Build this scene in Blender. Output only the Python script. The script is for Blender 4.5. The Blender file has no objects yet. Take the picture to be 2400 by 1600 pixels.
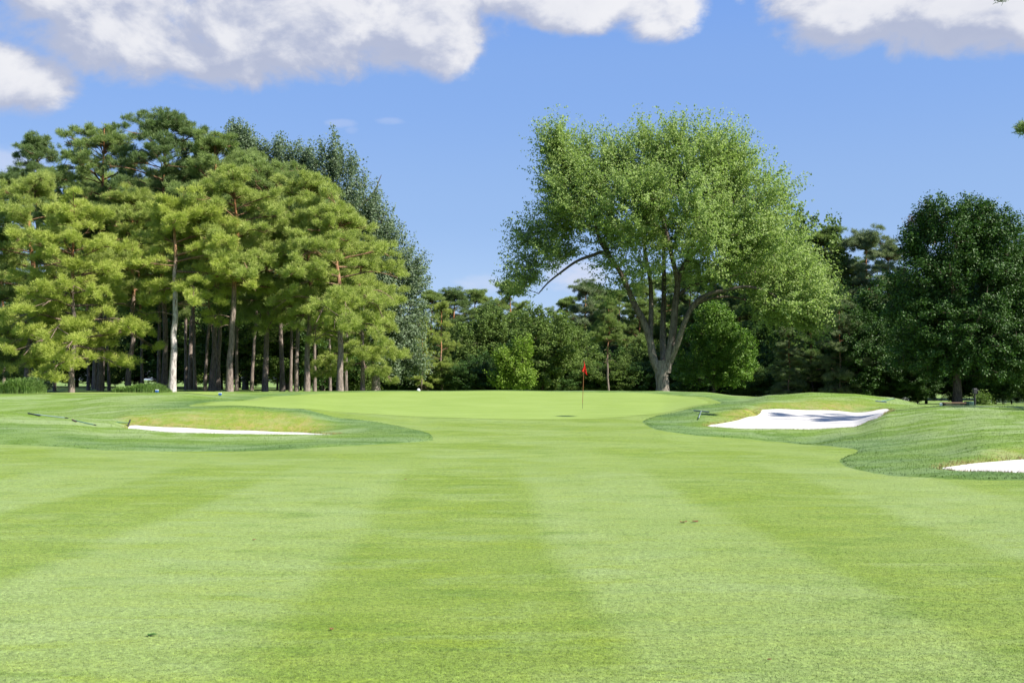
import bpy, math, random
import numpy as np
from mathutils import Vector
PI = math.pi
# ------------------------------------------------------------------ camera, world, sun, exposure
S = bpy.context.scene
COL = S.collection
F = 35.0 / 36.0 * 2400.0
HZ = 888.0                      # horizon row of the 2400 x 1600 photograph
PITCH = math.atan((HZ - 800.0) / F)
EYE = 1.6
cam_d = bpy.data.cameras.new('camera'); cam = bpy.data.objects.new('camera', cam_d); COL.objects.link(cam)
cam_d.lens = 35.0; cam_d.sensor_width = 36.0; cam_d.clip_end = 3000.0; cam_d.clip_start = 0.1
cam.location = (0, 0, EYE); cam.rotation_euler = (PI / 2 + PITCH, 0, 0)
S.camera = cam
SUN_EL = math.radians(42.0)
SUN_AZ = math.radians(116.0)      # clockwise from the view direction (+Y): to the right, a little behind the camera
sun_dir = Vector((math.cos(SUN_EL) * math.sin(SUN_AZ), math.cos(SUN_EL) * math.cos(SUN_AZ), math.sin(SUN_EL)))
sl = bpy.data.lights.new('sun', 'SUN'); so = bpy.data.objects.new('sun', sl); COL.objects.link(so)
sl.energy = 5.0; sl.angle = math.radians(0.53); sl.color = (1.0, 0.95, 0.86)
so.rotation_euler = sun_dir.to_track_quat('Z', 'Y').to_euler(); so.location = (40, -20, 60)
S.view_settings.view_transform = 'Standard'; S.view_settings.look = 'None'
S.view_settings.gamma = 1.0; S.view_settings.use_curve_mapping = False
S.view_settings.exposure = 1.3
S.cycles.max_bounces = 8; S.cycles.transmission_bounces = 4; S.cycles.diffuse_bounces = 3

class NT:
    def __init__(s, tree): s.t = tree; s.n = tree.nodes; s.l = tree.links
    def new(s, kind, **kw):
        n = s.n.new(kind)
        for k, v in kw.items(): setattr(n, k, v)
        return n
    def put(s, sock, v):
        if v is None: return
        if hasattr(v, 'is_output'): s.l.new(v, sock)
        else: sock.default_value = v
    def math(s, op, a, b=None, c=None, clamp=False):
        n = s.new('ShaderNodeMath', operation=op); n.use_clamp = clamp
        s.put(n.inputs[0], a); s.put(n.inputs[1], b)
        if c is not None: s.put(n.inputs[2], c)
        return n.outputs[0]
    def noise(s, vec, scale, detail=4, rough=.5, dist=0.0):
        n = s.new('ShaderNodeTexNoise'); s.put(n.inputs['Vector'], vec)
        n.inputs['Scale'].default_value = scale; n.inputs['Detail'].default_value = detail
        n.inputs['Roughness'].default_value = rough; n.inputs['Distortion'].default_value = dist
        return n.outputs[0]
    def ramp(s, v, lo, hi, a=0.0, b=1.0, smooth=True):
        n = s.new('ShaderNodeMapRange'); n.interpolation_type = 'SMOOTHSTEP' if smooth else 'LINEAR'
        s.put(n.inputs['Value'], v); s.put(n.inputs['From Min'], lo); s.put(n.inputs['From Max'], hi)
        s.put(n.inputs['To Min'], a); s.put(n.inputs['To Max'], b); return n.outputs[0]
    def mix(s, f, a, b, mode='MIX'):
        n = s.new('ShaderNodeMix', data_type='RGBA', blend_type=mode)
        s.put(n.inputs[0], f); s.put(n.inputs[6], a); s.put(n.inputs[7], b); return n.outputs[2]
    def xyz(s, v):
        n = s.new('ShaderNodeSeparateXYZ'); s.put(n.inputs[0], v); return n.outputs
    def comb(s, x, y, z):
        n = s.new('ShaderNodeCombineXYZ'); s.put(n.inputs[0], x); s.put(n.inputs[1], y); s.put(n.inputs[2], z); return n.outputs[0]
    def vscale(s, v, sc):
        n = s.new('ShaderNodeVectorMath', operation='MULTIPLY'); s.put(n.inputs[0], v); n.inputs[1].default_value = sc; return n.outputs[0]

SKYTINT = (.95, .95, 1.2, 1)
W = bpy.data.worlds.new('World'); S.world = W; W.use_nodes = True
w = NT(W.node_tree); w.n.clear()
sky = w.new('ShaderNodeTexSky', sky_type='NISHITA'); sky.sun_disc = False
sky.sun_elevation = SUN_EL; sky.sun_rotation = SUN_AZ; sky.altitude = 300; sky.air_density = 1.25; sky.dust_density = 0.35; sky.ozone_density = 3.0
tc = w.new('ShaderNodeTexCoord'); gx, gy, gz = w.xyz(tc.outputs['Generated'])
az = w.math('MULTIPLY', w.math('ARCTAN2', gx, gy), F)      # degrees of sky written in the unit 1/F radian
el = w.math('MULTIPLY', w.math('ARCSINE', gz), F)
# clouds: low cumulus patches given by bearing and elevation, edges torn by noise
def bearing(px): return math.atan((px - 1200) / F) * F
def elev(px, py): return math.atan((HZ - py) / F * math.cos(math.atan((px - 1200) / F))) * F
ELL = [(250, 20, 300, 150), (520, 60, 300, 140), (760, 50, 300, 135), (1025, 50, 215, 125), (1300, -10, 330, 78), (1545, 0, 130, 88),
       (20, 175, 150, 85), (2000, 15, 230, 95), (2280, 10, 300, 112), (600, -260, 1200, 225), (2500, -260, 700, 225)]
FAINT = [(-10, 400, 120, 70, .5), (1345, 650, 95, 48, .7), (1130, 662, 80, 26, .35), (800, 285, 40, 12, .22), (912, 279, 40, 10, .2), (820,300,20,12,.15)]
grp = bpy.data.node_groups.new('cloud_density', 'ShaderNodeTree')
grp.interface.new_socket('az', in_out='INPUT', socket_type='NodeSocketFloat')
grp.interface.new_socket('el', in_out='INPUT', socket_type='NodeSocketFloat')
grp.interface.new_socket('density', in_out='OUTPUT', socket_type='NodeSocketFloat')
g = NT(grp); gi = g.new('NodeGroupInput'); go = g.new('NodeGroupOutput')
best = None
for (px, py, rx, ry) in ELL:
    a = g.math('DIVIDE', g.math('SUBTRACT', gi.outputs[0], bearing(px)), rx)
    b = g.math('DIVIDE', g.math('SUBTRACT', gi.outputs[1], elev(px, py)), ry)
    r = g.math('SUBTRACT', 1.0, g.math('ADD', g.math('MULTIPLY', a, a), g.math('MULTIPLY', b, b)))
    best = r if best is None else g.math('SMOOTH_MAX', best, r, 0.25)
v = g.comb(g.math('DIVIDE', gi.outputs[0], 300), g.math('DIVIDE', gi.outputs[1], 210), 0.0)
n1 = g.noise(v, 1.5, 12, .57, .3)
n2 = g.noise(v, 5.0, 8, .55)
dd = g.math('ADD', g.math('MAXIMUM', best, -1.2), g.math('ADD', g.math('MULTIPLY', g.math('SUBTRACT', n1, .5), 2.6), g.math('MULTIPLY', g.math('SUBTRACT', n2, .5), .35)))
g.put(go.inputs[0], dd)
def dens(a, e):
    n = w.new('ShaderNodeGroup'); n.node_tree = grp; w.put(n.inputs[0], a); w.put(n.inputs[1], e); return n.outputs[0]
d0 = dens(az, el)
d1 = dens(w.math('ADD', az, 40), w.math('ADD', el, 44))
d2 = dens(w.math('ADD', az, 110), w.math('ADD', el, 110))
alpha = w.ramp(d0, .0, .6)
lit = w.ramp(w.math('ADD', w.math('SUBTRACT', d0, d1), w.math('MULTIPLY', w.math('SUBTRACT', d0, d2), .45)), -.42, .62)
core = w.ramp(d0, .5, 2.0, 0, .75)
light = w.math('SUBTRACT', w.math('ADD', w.math('MULTIPLY', lit, .95), .04), w.math('MULTIPLY', core, .45), clamp=True)
ccol = w.mix(light, (2.5, 2.75, 3.6, 1), (4.9, 4.9, 5.05, 1))
fa = None
nf = w.noise(w.comb(w.math('DIVIDE', az, 120), w.math('DIVIDE', el, 60), 3.0), 1.4, 8, .6)
for (px, py, rx, ry, s_) in FAINT:
    a = w.math('DIVIDE', w.math('SUBTRACT', az, bearing(px)), rx); b = w.math('DIVIDE', w.math('SUBTRACT', el, elev(px, py)), ry)
    r = w.math('SUBTRACT', 1.0, w.math('ADD', w.math('MULTIPLY', a, a), w.math('MULTIPLY', b, b)))
    r = w.math('MULTIPLY', w.ramp(w.math('ADD', w.math('MAXIMUM', r, -2), w.math('MULTIPLY', w.math('SUBTRACT', nf, .5), 2.4)), .0, 1.1), s_)
    fa = r if fa is None else w.math('MAXIMUM', fa, r)
gr = w.new('ShaderNodeValToRGB'); w.put(gr.inputs[0], gz); cr = gr.color_ramp; cr.interpolation = 'EASE'
for k_, (p_, c_) in enumerate([(0.0, (.52, .70, .98)), (.06, (.42, .61, .93)), (.165, (.315, .505, .86)), (.29, (.255, .455, .89)), (.37, (.215, .42, .92)), (1.0, (.12, .28, .72))]):
    e_ = cr.elements[k_] if k_ < 2 else cr.elements.new(p_)
    e_.position = p_; e_.color = c_ + (1,)
for k_, (p_, c_) in enumerate(sorted([(0.0, (.52, .70, .98)), (.06, (.42, .61, .93)), (.165, (.315, .505, .86)), (.29, (.255, .455, .89)), (.37, (.215, .42, .92)), (1.0, (.12, .28, .72))])):
    cr.elements[k_].position = p_; cr.elements[k_].color = c_ + (1,)
air = w.mix(1.0, gr.outputs[0], (4.9, 4.9, 4.9, 1), 'MULTIPLY')
skyc = w.mix(.82, w.mix(1.0, sky.outputs[0], SKYTINT, 'MULTIPLY'), air)
c1 = w.mix(fa, skyc, (3.9, 4.1, 4.9, 1))
c2 = w.mix(w.math('MULTIPLY', alpha, .97), c1, ccol)
front = w.ramp(gz, -.01, .01)
bg = w.new('ShaderNodeBackground'); w.put(bg.inputs[0], c2); bg.inputs[1].default_value = 0.075
wo = w.new('ShaderNodeOutputWorld'); w.l.new(bg.outputs[0], wo.inputs[0])

# ------------------------------------------------------------------ helpers
rng = np.random.default_rng(7)
def ray(px, py):
    u = (px - 1200) / F; v = (800 - py) / F
    c, s = math.cos(PITCH), math.sin(PITCH)
    y = c - v * s; z = s + v * c
    return np.array([u / y, 1.0, z / y])
def at(px, py, d): return np.array([0, 0, EYE]) + ray(px, py) * d
def HH(d, py): return EYE - (py - HZ) * d / F
def tag(o, label=None, cat=None, group=None, kind=None):
    if label: o['label'] = label
    if cat: o['category'] = cat
    if group: o['group'] = group
    if kind: o['kind'] = kind
    return o
def empty(name, loc, rz=0.0):
    o = bpy.data.objects.new(name, None); COL.objects.link(o); o.location = loc; o.rotation_euler = (0, 0, rz)
    o.empty_display_size = .3; return o
def mesh_obj(name, V, faces, mat, parent=None, smooth=False, attrs=None):
    """faces: (n,k) int array with one k, or a list of such arrays"""
    me = bpy.data.meshes.new(name)
    V = np.asarray(V, dtype=np.float32)
    fl = faces if isinstance(faces, list) else [faces]
    fl = [np.asarray(f, dtype=np.int32) for f in fl if len(f)]
    me.vertices.add(len(V)); me.vertices.foreach_set('co', V.ravel())
    nl = sum(f.size for f in fl); nf_ = sum(len(f) for f in fl)
    me.loops.add(nl); me.loops.foreach_set('vertex_index', np.concatenate([f.ravel() for f in fl]))
    tot = np.concatenate([np.full(len(f), f.shape[1], np.int32) for f in fl])
    st = np.concatenate([[0], np.cumsum(tot)[:-1]]).astype(np.int32)
    me.polygons.add(nf_); me.polygons.foreach_set('loop_start', st); me.polygons.foreach_set('loop_total', tot)
    me.polygons.foreach_set('use_smooth', np.full(nf_, smooth, dtype=bool))
    if attrs:
        for k, a in attrs.items():
            at_ = me.attributes.new(k, 'FLOAT', 'POINT'); at_.data.foreach_set('value', np.asarray(a, np.float32))
    me.materials.append(mat); me.update(calc_edges=True)
    o = bpy.data.objects.new(name, me); COL.objects.link(o); o.parent = parent
    return o
def copy_tree(o, parent=None):
    c = o.copy(); COL.objects.link(c); c.parent = parent
    for ch in [q for q in KIDS.get(o.name, [])]:
        copy_tree(ch, c)
    return c
KIDS = {}
def reg(root):
    KIDS[root.name] = [o for o in COL.objects if o.parent == root]

def mat_new(name):
    m = bpy.data.materials.new(name); m.use_nodes = True; t = NT(m.node_tree); t.n.clear()
    return m, t
def principled(t, col, rough=.8, spec=.3, normal=None, metal=0.0):
    p = t.new('ShaderNodeBsdfPrincipled'); t.put(p.inputs['Base Color'], col); t.put(p.inputs['Roughness'], rough)
    p.inputs['Specular IOR Level'].default_value = spec; p.inputs['Metallic'].default_value = metal
    if normal is not None: t.put(p.inputs['Normal'], normal)
    return p
def out(t, sh):
    o = t.new('ShaderNodeOutputMaterial'); t.l.new(sh, o.inputs[0])
def bump(t, h, dist=.02, strength=1.0):
    b = t.new('ShaderNodeBump'); b.inputs['Distance'].default_value = dist; b.inputs['Strength'].default_value = strength
    t.put(b.inputs['Height'], h); return b.outputs[0]
def simple_mat(name, col, rough=.6, spec=.4, metal=0.0, var=.12, sc=30):
    m, t = mat_new(name); c = t.new('ShaderNodeTexCoord')
    n = t.noise(c.outputs['Object'], sc, 4)
    a = tuple(x * (1 - var) for x in col) + (1,); b = tuple(min(1, x * (1 + var)) for x in col) + (1,)
    out(t, principled(t, t.mix(n, a, b), rough, spec, bump(t, n, .002), metal).outputs[0]); return m

def leaf_mat(name, c_dark, c_light, trans=.35, spec=.25, rough=.55):
    m, t = mat_new(name)
    a = t.new('ShaderNodeAttribute'); a.attribute_name = 'tint'
    oi = t.new('ShaderNodeObjectInfo')
    f = t.math('ADD', t.math('MULTIPLY', a.outputs['Fac'], .85), t.math('MULTIPLY', oi.outputs['Random'], .15))
    col = t.mix(f, c_dark + (1,), c_light + (1,))
    p = principled(t, col, rough, spec)
    tr = t.new('ShaderNodeBsdfTranslucent'); t.put(tr.inputs[0], t.mix(1.0, col, (1.1, 1.25, .75, 1), 'MULTIPLY'))
    mx = t.new('ShaderNodeMixShader'); mx.inputs[0].default_value = trans
    t.l.new(p.outputs[0], mx.inputs[1]); t.l.new(tr.outputs[0], mx.inputs[2]); out(t, mx.outputs[0]); return m
M = {}
M['needle_yellow'] = leaf_mat('needle_yellow', (.23, .28, .05), (.48, .52, .13), .42)
M['needle_bright'] = leaf_mat('needle_bright', (.165, .22, .05), (.39, .44, .12), .38)
M['needle_mid'] = leaf_mat('needle_mid', (.11, .165, .048), (.265, .335, .105), .34)
M['needle_dark'] = leaf_mat('needle_dark', (.068, .115, .04), (.185, .25, .088), .32)
M['needle_grey'] = leaf_mat('needle_grey', (.10, .14, .07), (.23, .275, .14), .3)
M['leaf_maple'] = leaf_mat('leaf_maple', (.125, .195, .045), (.34, .42, .15), .42, .2)
M['leaf_round'] = leaf_mat('leaf_round', (.04, .11, .010), (.20, .32, .05), .28, .3, .5)
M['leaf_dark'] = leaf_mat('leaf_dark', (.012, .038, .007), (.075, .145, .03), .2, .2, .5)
M['leaf_wood'] = leaf_mat('leaf_wood', (.055, .10, .022), (.17, .235, .06), .32, .12)
M['leaf_poplar'] = leaf_mat('leaf_poplar', (.09, .135, .075), (.22, .275, .17), .34, .15)
M['leaf_lime'] = leaf_mat('leaf_lime', (.10, .18, .02), (.23, .33, .045), .36)
M['leaf_purple'] = leaf_mat('leaf_purple', (.07, .05, .035), (.15, .11, .07), .2)
M['blade'] = leaf_mat('blade', (.10, .18, .04), (.25, .35, .11), .35)

def bark_mat(name, low, high, z0, z1, groove=14):
    m, t = mat_new(name); c = t.new('ShaderNodeTexCoord'); x, y, z = t.xyz(c.outputs['Object'])
    v = t.comb(x, y, t.math('MULTIPLY', z, .22))
    n = t.noise(v, groove, 8, .65, .6); big = t.noise(c.outputs['Object'], 1.3, 4)
    zz = t.ramp(t.math('ADD', z, t.math('MULTIPLY', t.math('SUBTRACT', big, .5), 4.0)), z0, z1)
    col = t.mix(zz, low + (1,), high + (1,))
    col = t.mix(t.ramp(n, .36, .6), t.mix(1.0, col, (.42, .4, .4, 1), 'MULTIPLY'), col)
    out(t, principled(t, col, .9, .1, bump(t, n, .05)).outputs[0]); return m
M['bark_pine'] = bark_mat('bark_pine', (.215, .175, .15), (.38, .18, .085), 4.5, 9.0)  # lower tone darkened: the shade inside the grove is in the colour
M['bark_pale'] = bark_mat('bark_pale', (.42, .385, .36), (.42, .22, .11), 5.5, 9.5)  # lit copy of the pine bark, sunshine put into its lower tone
M['bark_limb'] = bark_mat('bark_limb', (.20, .15, .115), (.22, .13, .075), 4, 9.0)
M['bark_grey'] = bark_mat('bark_grey', (.24, .21, .175), (.105, .088, .07), 1, 9, 9)  # upper tone darkened: shadow on the limbs is put into the colour
M['bark_dark'] = bark_mat('bark_dark', (.10, .08, .065), (.12, .095, .07), 2, 8, 12)

# ------------------------------------------------------------------ terrain
def hp(l): return [(d, HH(d, v[0]) if isinstance(v, tuple) else v) for d, v in l]
Y = lambda v: (v,)
PROF = {
 -900: hp([(8, 0), (22, .1), (30, .5), (34, .4), (42, .3), (50, .8), (60, .75), (90, .6), (160, .5)]),
 0:    hp([(8, 0), (17, 0), (24, Y(1040)), (27, .36), (30, Y(967)), (33, .44), (40, Y(966)), (44, .55), (48, Y(925)), (60, .72), (90, .6), (160, .5)]),
 150:  hp([(8, 0), (17, 0), (23.6, Y(1045)), (27, .28), (29.5, Y(979)), (32.5, .34), (38, Y(968)), (44, .58), (48, Y(924.5)), (60, .75), (90, .6), (160, .5)]),
 260:  hp([(8, 0), (17, 0), (23.4, Y(1050)), (27, Y(1016)), (29, Y(994)), (31.2, .28), (35, .42), (40, .55), (47.5, Y(924)), (60, .78), (90, .6), (160, .5)]),
 310:  hp([(8, 0), (17, 0), (23.2, Y(1050)), (27.3, Y(1013)), (28.2, Y(1003)), (28.8, .02), (30.2, .02), (31.8, .40), (34, .48), (40, .55), (47, Y(923.5)), (60, .8), (90, .6), (160, .5)]),
 420:  hp([(8, 0), (17, 0), (23, Y(1055)), (27.6, Y(1015)), (28, Y(1015.5)), (29, -.10), (30.6, Y(1003)), (32.6, Y(966)), (35, .52), (41, .60), (46.5, Y(922.5)), (60, .82), (90, .6), (160, .5)]),
 550:  hp([(8, 0), (17, 0), (23, Y(1057)), (27.7, Y(1018)), (28, Y(1019)), (29, -.13), (31.0, Y(1008)), (33, Y(959)), (36, Y(952)), (45, Y(937)), (55, Y(919.5)), (62, .75), (90, .55), (160, .4)]),
 700:  hp([(8, 0), (17, 0), (23, Y(1053)), (27.8, Y(1020)), (28.1, Y(1021)), (29.2, -.16), (31.1, Y(1014)), (33.2, Y(967)), (37, Y(957)), (45, Y(938)), (58, Y(917.5)), (66, .7), (90, .5), (160, .3)]),
 800:  hp([(8, 0), (17, 0), (24, Y(1045)), (28, Y(1021)), (30.3, Y(1014)), (33, Y(989)), (37, Y(970)), (45, Y(945)), (59, Y(916.5)), (67, .7), (90, .5), (110, -1.0), (160, -1.8)]),
 1000: hp([(8, 0), (17, 0), (23, -.02), (28, 0), (33, Y(996)), (38, Y(974)), (45, Y(950)), (60, Y(916)), (68, .7), (85, -0.15), (110, -1.0), (160, -1.8)]),
 1365: hp([(8, 0), (17, 0), (23, 0), (30, .04), (37, Y(977)), (43, Y(958)), (50, Y(938)), (60, Y(916)), (68, .7), (85, -0.15), (110, -1.0), (160, -1.8)]),
 1550: hp([(8, 0), (17, 0), (23, 0), (30, Y(1006)), (37, Y(975)), (45, Y(950)), (58, Y(917)), (66, .7), (85, -0.15), (110, -1.0), (160, -1.8)]),
 1650: hp([(8, 0), (17, 0), (23, 0), (29.5, Y(1017)), (32, Y(1000)), (34, Y(984)), (36.5, Y(965)), (45, Y(940)), (57, Y(920)), (66, .5), (85, -0.25), (110, -1.0), (160, -1.8)]),
 1745: hp([(8, 0), (17, 0), (23, 0), (29, Y(1025)), (31.8, Y(1006)), (32.2, Y(1006)), (33.2, -.12), (35.2, Y(984)), (36.8, Y(955)), (45, Y(942)), (54, Y(929)), (62, .4), (85, -0.35), (110, -1.0), (160, -1.8)]),
 1800: hp([(8, 0), (17, 0), (23, 0), (29, Y(1031)), (31.8, Y(1007)), (32.2, Y(1007)), (33.2, -.14), (39.4, Y(961)), (41, Y(944)), (46, Y(927)), (50, .72), (60, .3), (85, -0.45), (110, -1.0), (160, -1.8)]),
 1900: hp([(8, 0), (17, 0), (23, 0), (28, Y(1040)), (31.8, Y(1009)), (32.2, Y(1009)), (33.2, -.15), (40, Y(961.5)), (41.6, Y(941)), (44.5, Y(921)), (48.5, .88), (57, .3), (85, -0.55), (110, -1.0), (160, -1.8)]),
 2000: hp([(8, 0), (17, 0), (24, Y(1046)), (28, Y(1025)), (31, Y(1008)), (31.8, Y(1003)), (33, -.06), (40, Y(965)), (41.6, Y(946)), (44.5, Y(923.5)), (48.5, .8), (58, .2), (85, -0.55), (110, -1.0), (160, -1.8)]),
 2080: hp([(8, 0), (17, 0), (22, Y(1055)), (26, Y(1030)), (30, Y(995)), (34, Y(967)), (37.5, Y(966)), (41, Y(955)), (45, Y(932)), (49, .65), (58, .1), (85, -0.6), (110, -1.0), (160, -1.8)]),
 2200: hp([(8, 0), (15, 0), (17, Y(1100)), (20, Y(1070)), (24, Y(1030)), (30, Y(978)), (35, Y(953.5)), (38.5, .52), (46, .15), (60, .03), (85, -0.6), (110, -1.0), (160, -1.8)]),
 2300: hp([(8, 0), (15, 0), (16.4, Y(1108)), (16.6, Y(1108)), (17.2, -.07), (18.8, Y(1086)), (20, Y(1053)), (24, Y(1018)), (30, Y(973)), (35, Y(952)), (39, .5), (46, .15), (60, .03), (85, -0.6), (110, -1.0), (160, -1.8)]),
 2400: hp([(8, 0), (15, 0), (16.1, Y(1113)), (16.4, Y(1113)), (17.2, -.09), (19.4, Y(1077)), (20.8, Y(1043)), (25, Y(1008)), (31, Y(968)), (36, Y(954)), (40, .5), (50, .1), (60, .03), (85, -0.6), (110, -1.0), (160, -1.8)]),
 2560: hp([(8, 0), (15, 0), (16.1, Y(1113)), (16.4, Y(1113)), (17.2, -.09), (19.4, Y(1077)), (20.8, Y(1043)), (25, Y(1008)), (31, Y(968)), (36, Y(954)), (40, .5), (50, .1), (60, .03), (85, -0.6), (110, -1.0), (160, -1.8)]),
 2750: hp([(8, 0), (15, 0), (18, .05), (24, .3), (31, .5), (36, .5), (45, .2), (60, 0), (160, -.05)]),
 3400: hp([(8, 0), (160, 0)]),
}
DG = np.concatenate([np.arange(0, 70, .1), np.arange(70, 200, 1.0)])
UK = np.array(sorted(PROF)); 
def smooth_prof(p):
    xs, zs = zip(*p); z = np.interp(DG, xs, zs)
    k = np.array([1, 2, 3, 4, 5, 4, 3, 2, 1.]); k /= k.sum()
    zz = np.convolve(np.pad(z, 4, mode='edge'), k, 'valid')
    return zz
TAB = np.array([smooth_prof(PROF[k]) for k in UK]); UU = (UK - 1200) / F * 1.0
def ground(x, y):
    x = np.asarray(x, float); y = np.asarray(y, float)
    yy = np.clip(y, 4.0, 190.0); u = np.clip(x / yy, UU[0], UU[-1] - 1e-6)
    i = np.clip(np.searchsorted(UU, u, side='right') - 1, 0, len(UU) - 2)
    t = (u - UU[i]) / (UU[i + 1] - UU[i]); t = t * t * (3 - 2 * t) * .5 + t * .5
    dj = np.where(yy < 70, yy / .1, 700 + (yy - 70)); j = np.clip(dj.astype(int), 0, len(DG) - 2); s = dj - j
    z0 = TAB[i, j] * (1 - s) + TAB[i, j + 1] * s; z1 = TAB[i + 1, j] * (1 - s) + TAB[i + 1, j + 1] * s
    z = z0 * (1 - t) + z1 * t
    und = .018 * np.sin(x * .9 + y * .35) * np.sin(y * .42 + 1) + .012 * np.sin(x * .33 - y * .8)
    return z + und * np.clip((y - 4) / 10, .3, 1)
def hit(px, py):
    r = ray(px, py); t = np.arange(3, 170, .05)
    z = EYE + r[2] * t - ground(r[0] * t, t)
    k = np.argmax(z < 0)
    return (r[0] * t[k], t[k]) if z[k] < 0 else (r[0] * 165, 165)
def PD(px, d): return (ray(px, 900)[0] * d, d)
def smooth_poly(P, n=6):
    P = np.array(P); N = len(P); o = []
    for i in range(N):
        p0, p1, p2, p3 = P[i - 1], P[i], P[(i + 1) % N], P[(i + 2) % N]
        for k in range(n):
            t = k / n
            o.append(.5 * ((2 * p1) + (-p0 + p2) * t + (2 * p0 - 5 * p1 + 4 * p2 - p3) * t * t + (-p0 + 3 * p1 - 3 * p2 + p3) * t ** 3))
    return np.array(o)
def sdf(poly, x, y):
    """positive inside"""
    x = np.asarray(x).ravel(); y = np.asarray(y).ravel()
    res = np.full(x.shape, -50.0)
    lo = poly.min(0) - 3; hi = poly.max(0) + 3
    m = (x > lo[0]) & (x < hi[0]) & (y > lo[1]) & (y < hi[1]); X = x[m]; Yy = y[m]
    d2 = np.full(X.shape, 1e9); ins = np.zeros(X.shape, bool)
    for i in range(len(poly)):
        a = poly[i - 1]; b = poly[i]; e = b - a; L = e @ e + 1e-12
        t = np.clip(((X - a[0]) * e[0] + (Yy - a[1]) * e[1]) / L, 0, 1)
        d2 = np.minimum(d2, (X - a[0] - t * e[0]) ** 2 + (Yy - a[1] - t * e[1]) ** 2)
        if a[1] != b[1]:
            c = ((a[1] > Yy) != (b[1] > Yy)) & (X < (b[0] - a[0]) * (Yy - a[1]) / (b[1] - a[1]) + a[0]); ins ^= c
    res[m] = np.sqrt(d2) * np.where(ins, 1, -1); return res
GREEN = smooth_poly([hit(478, 950), hit(530, 941), PD(600, 45), PD(680, 51), PD(800, 56), PD(1000, 58.8), PD(1250, 59.3), PD(1450, 57.5), hit(1590, 929), hit(1650, 938), hit(1655, 946),
    hit(1600, 957), hit(1530, 970), hit(1420, 980), hit(1200, 983), hit(1000, 978), hit(880, 971), hit(760, 962), PD(680, 36.5), PD(560, 37)], 6)
FAIR = smooth_poly([(-16, -8), (-16, 6), (-15.5, 16), hit(-150, 1036), hit(0, 1042), hit(150, 1048), hit(300, 1056), hit(500, 1058), hit(700, 1052), hit(850, 1043), hit(1000, 1034), hit(1014, 1029),
    hit(1000, 1014), hit(930, 998), hit(850, 985), hit(760, 972), PD(720, 38), PD(900, 46), PD(1300, 50), hit(1600, 950), hit(1650, 945), hit(1630, 953), hit(1560, 970), hit(1515, 983), hit(1507, 991), hit(1540, 1007),
    hit(1620, 1019), hit(1750, 1029), hit(1850, 1038), hit(1950, 1046), hit(2003, 1053), hit(2008, 1060), hit(1975, 1073), hit(1968, 1082), hit(1990, 1096), hit(2060, 1111), hit(2160, 1119), hit(2300, 1126), hit(2500, 1128), (12, 14), (16, 8), (16, -8)], 6)
SANDS = {
 'left': smooth_poly([hit(303, 999), PD(318, 29.3), PD(420, 28.15), PD(550, 28.1), PD(680, 28.25), hit(786, 1019), hit(720, 1015), hit(650, 1013), hit(560, 1009.5), hit(480, 1006), hit(400, 1002), hit(345, 1000)], 5),
 'far': smooth_poly([hit(1658, 999), PD(1700, 32.2), PD(1780, 32.3), PD(1900, 32.3), hit(2000, 1002), hit(2030, 990), hit(2070, 972), PD(2082, 40), hit(2030, 966), hit(1960, 963), hit(1880, 961), hit(1795, 960), hit(1782, 968), hit(1772, 975), hit(1735, 984), hit(1695, 992)], 5),
 'near': smooth_poly([hit(2208, 1099), PD(2250, 16.75), PD(2300, 16.75), PD(2400, 16.5), PD(2500, 16.5), PD(2620, 17.2), PD(2660, 18.4), PD(2560, 19.4), hit(2470, 1075), hit(2400, 1078), hit(2340, 1082), hit(2280, 1087), hit(2240, 1093)], 5),
}
TEE = smooth_poly([PD(-300, 49), PD(0, 48.6), PD(200, 48.3), PD(420, 47.6), PD(500, 48), PD(500, 54), PD(250, 57), PD(0, 58), PD(-300, 60)], 4)

xs = np.concatenate([[-900, -600, -400, -280, -200, -150, -110, -80, -60, -48, -40], np.arange(-34, -17, .3), np.arange(-17, 20, .15), np.arange(20, 34.1, .4), [40, 48, 60, 80, 110, 150, 200, 280, 400, 600, 900]])
ys = np.concatenate([[-200, -80, -30, -10, 0, 2], np.arange(3.5, 15, .5), np.arange(15, 46, .15), np.arange(46, 66, .3), np.arange(66, 110, 1.5), np.arange(112, 190, 6), [220, 300, 450, 700, 1100]])
GX, GY = np.meshgrid(xs, ys); nx, ny = len(xs), len(ys)
gxf, gyf = GX.ravel(), GY.ravel(); gz0 = ground(gxf, gyf)
S_f = sdf(FAIR, gxf, gyf); S_g = sdf(GREEN, gxf, gyf); S_s = {k: sdf(p, gxf, gyf) for k, p in SANDS.items()}; S_t = sdf(TEE, gxf, gyf)
S_fg = np.maximum(S_f, S_g - .0) ; S_sand = np.max(list(S_s.values()), axis=0)
S_fair_only = np.maximum(S_f, S_g + .55)      # the fairway sheet also forms the collar round the green
idx = np.arange(nx * ny).reshape(ny, nx)
a, b, c, d = idx[:-1, :-1].ravel(), idx[:-1, 1:].ravel(), idx[1:, 1:].ravel(), idx[1:, :-1].ravel()
TR = np.concatenate([np.stack([a, b, c], 1), np.stack([a, c, d], 1)])
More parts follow.
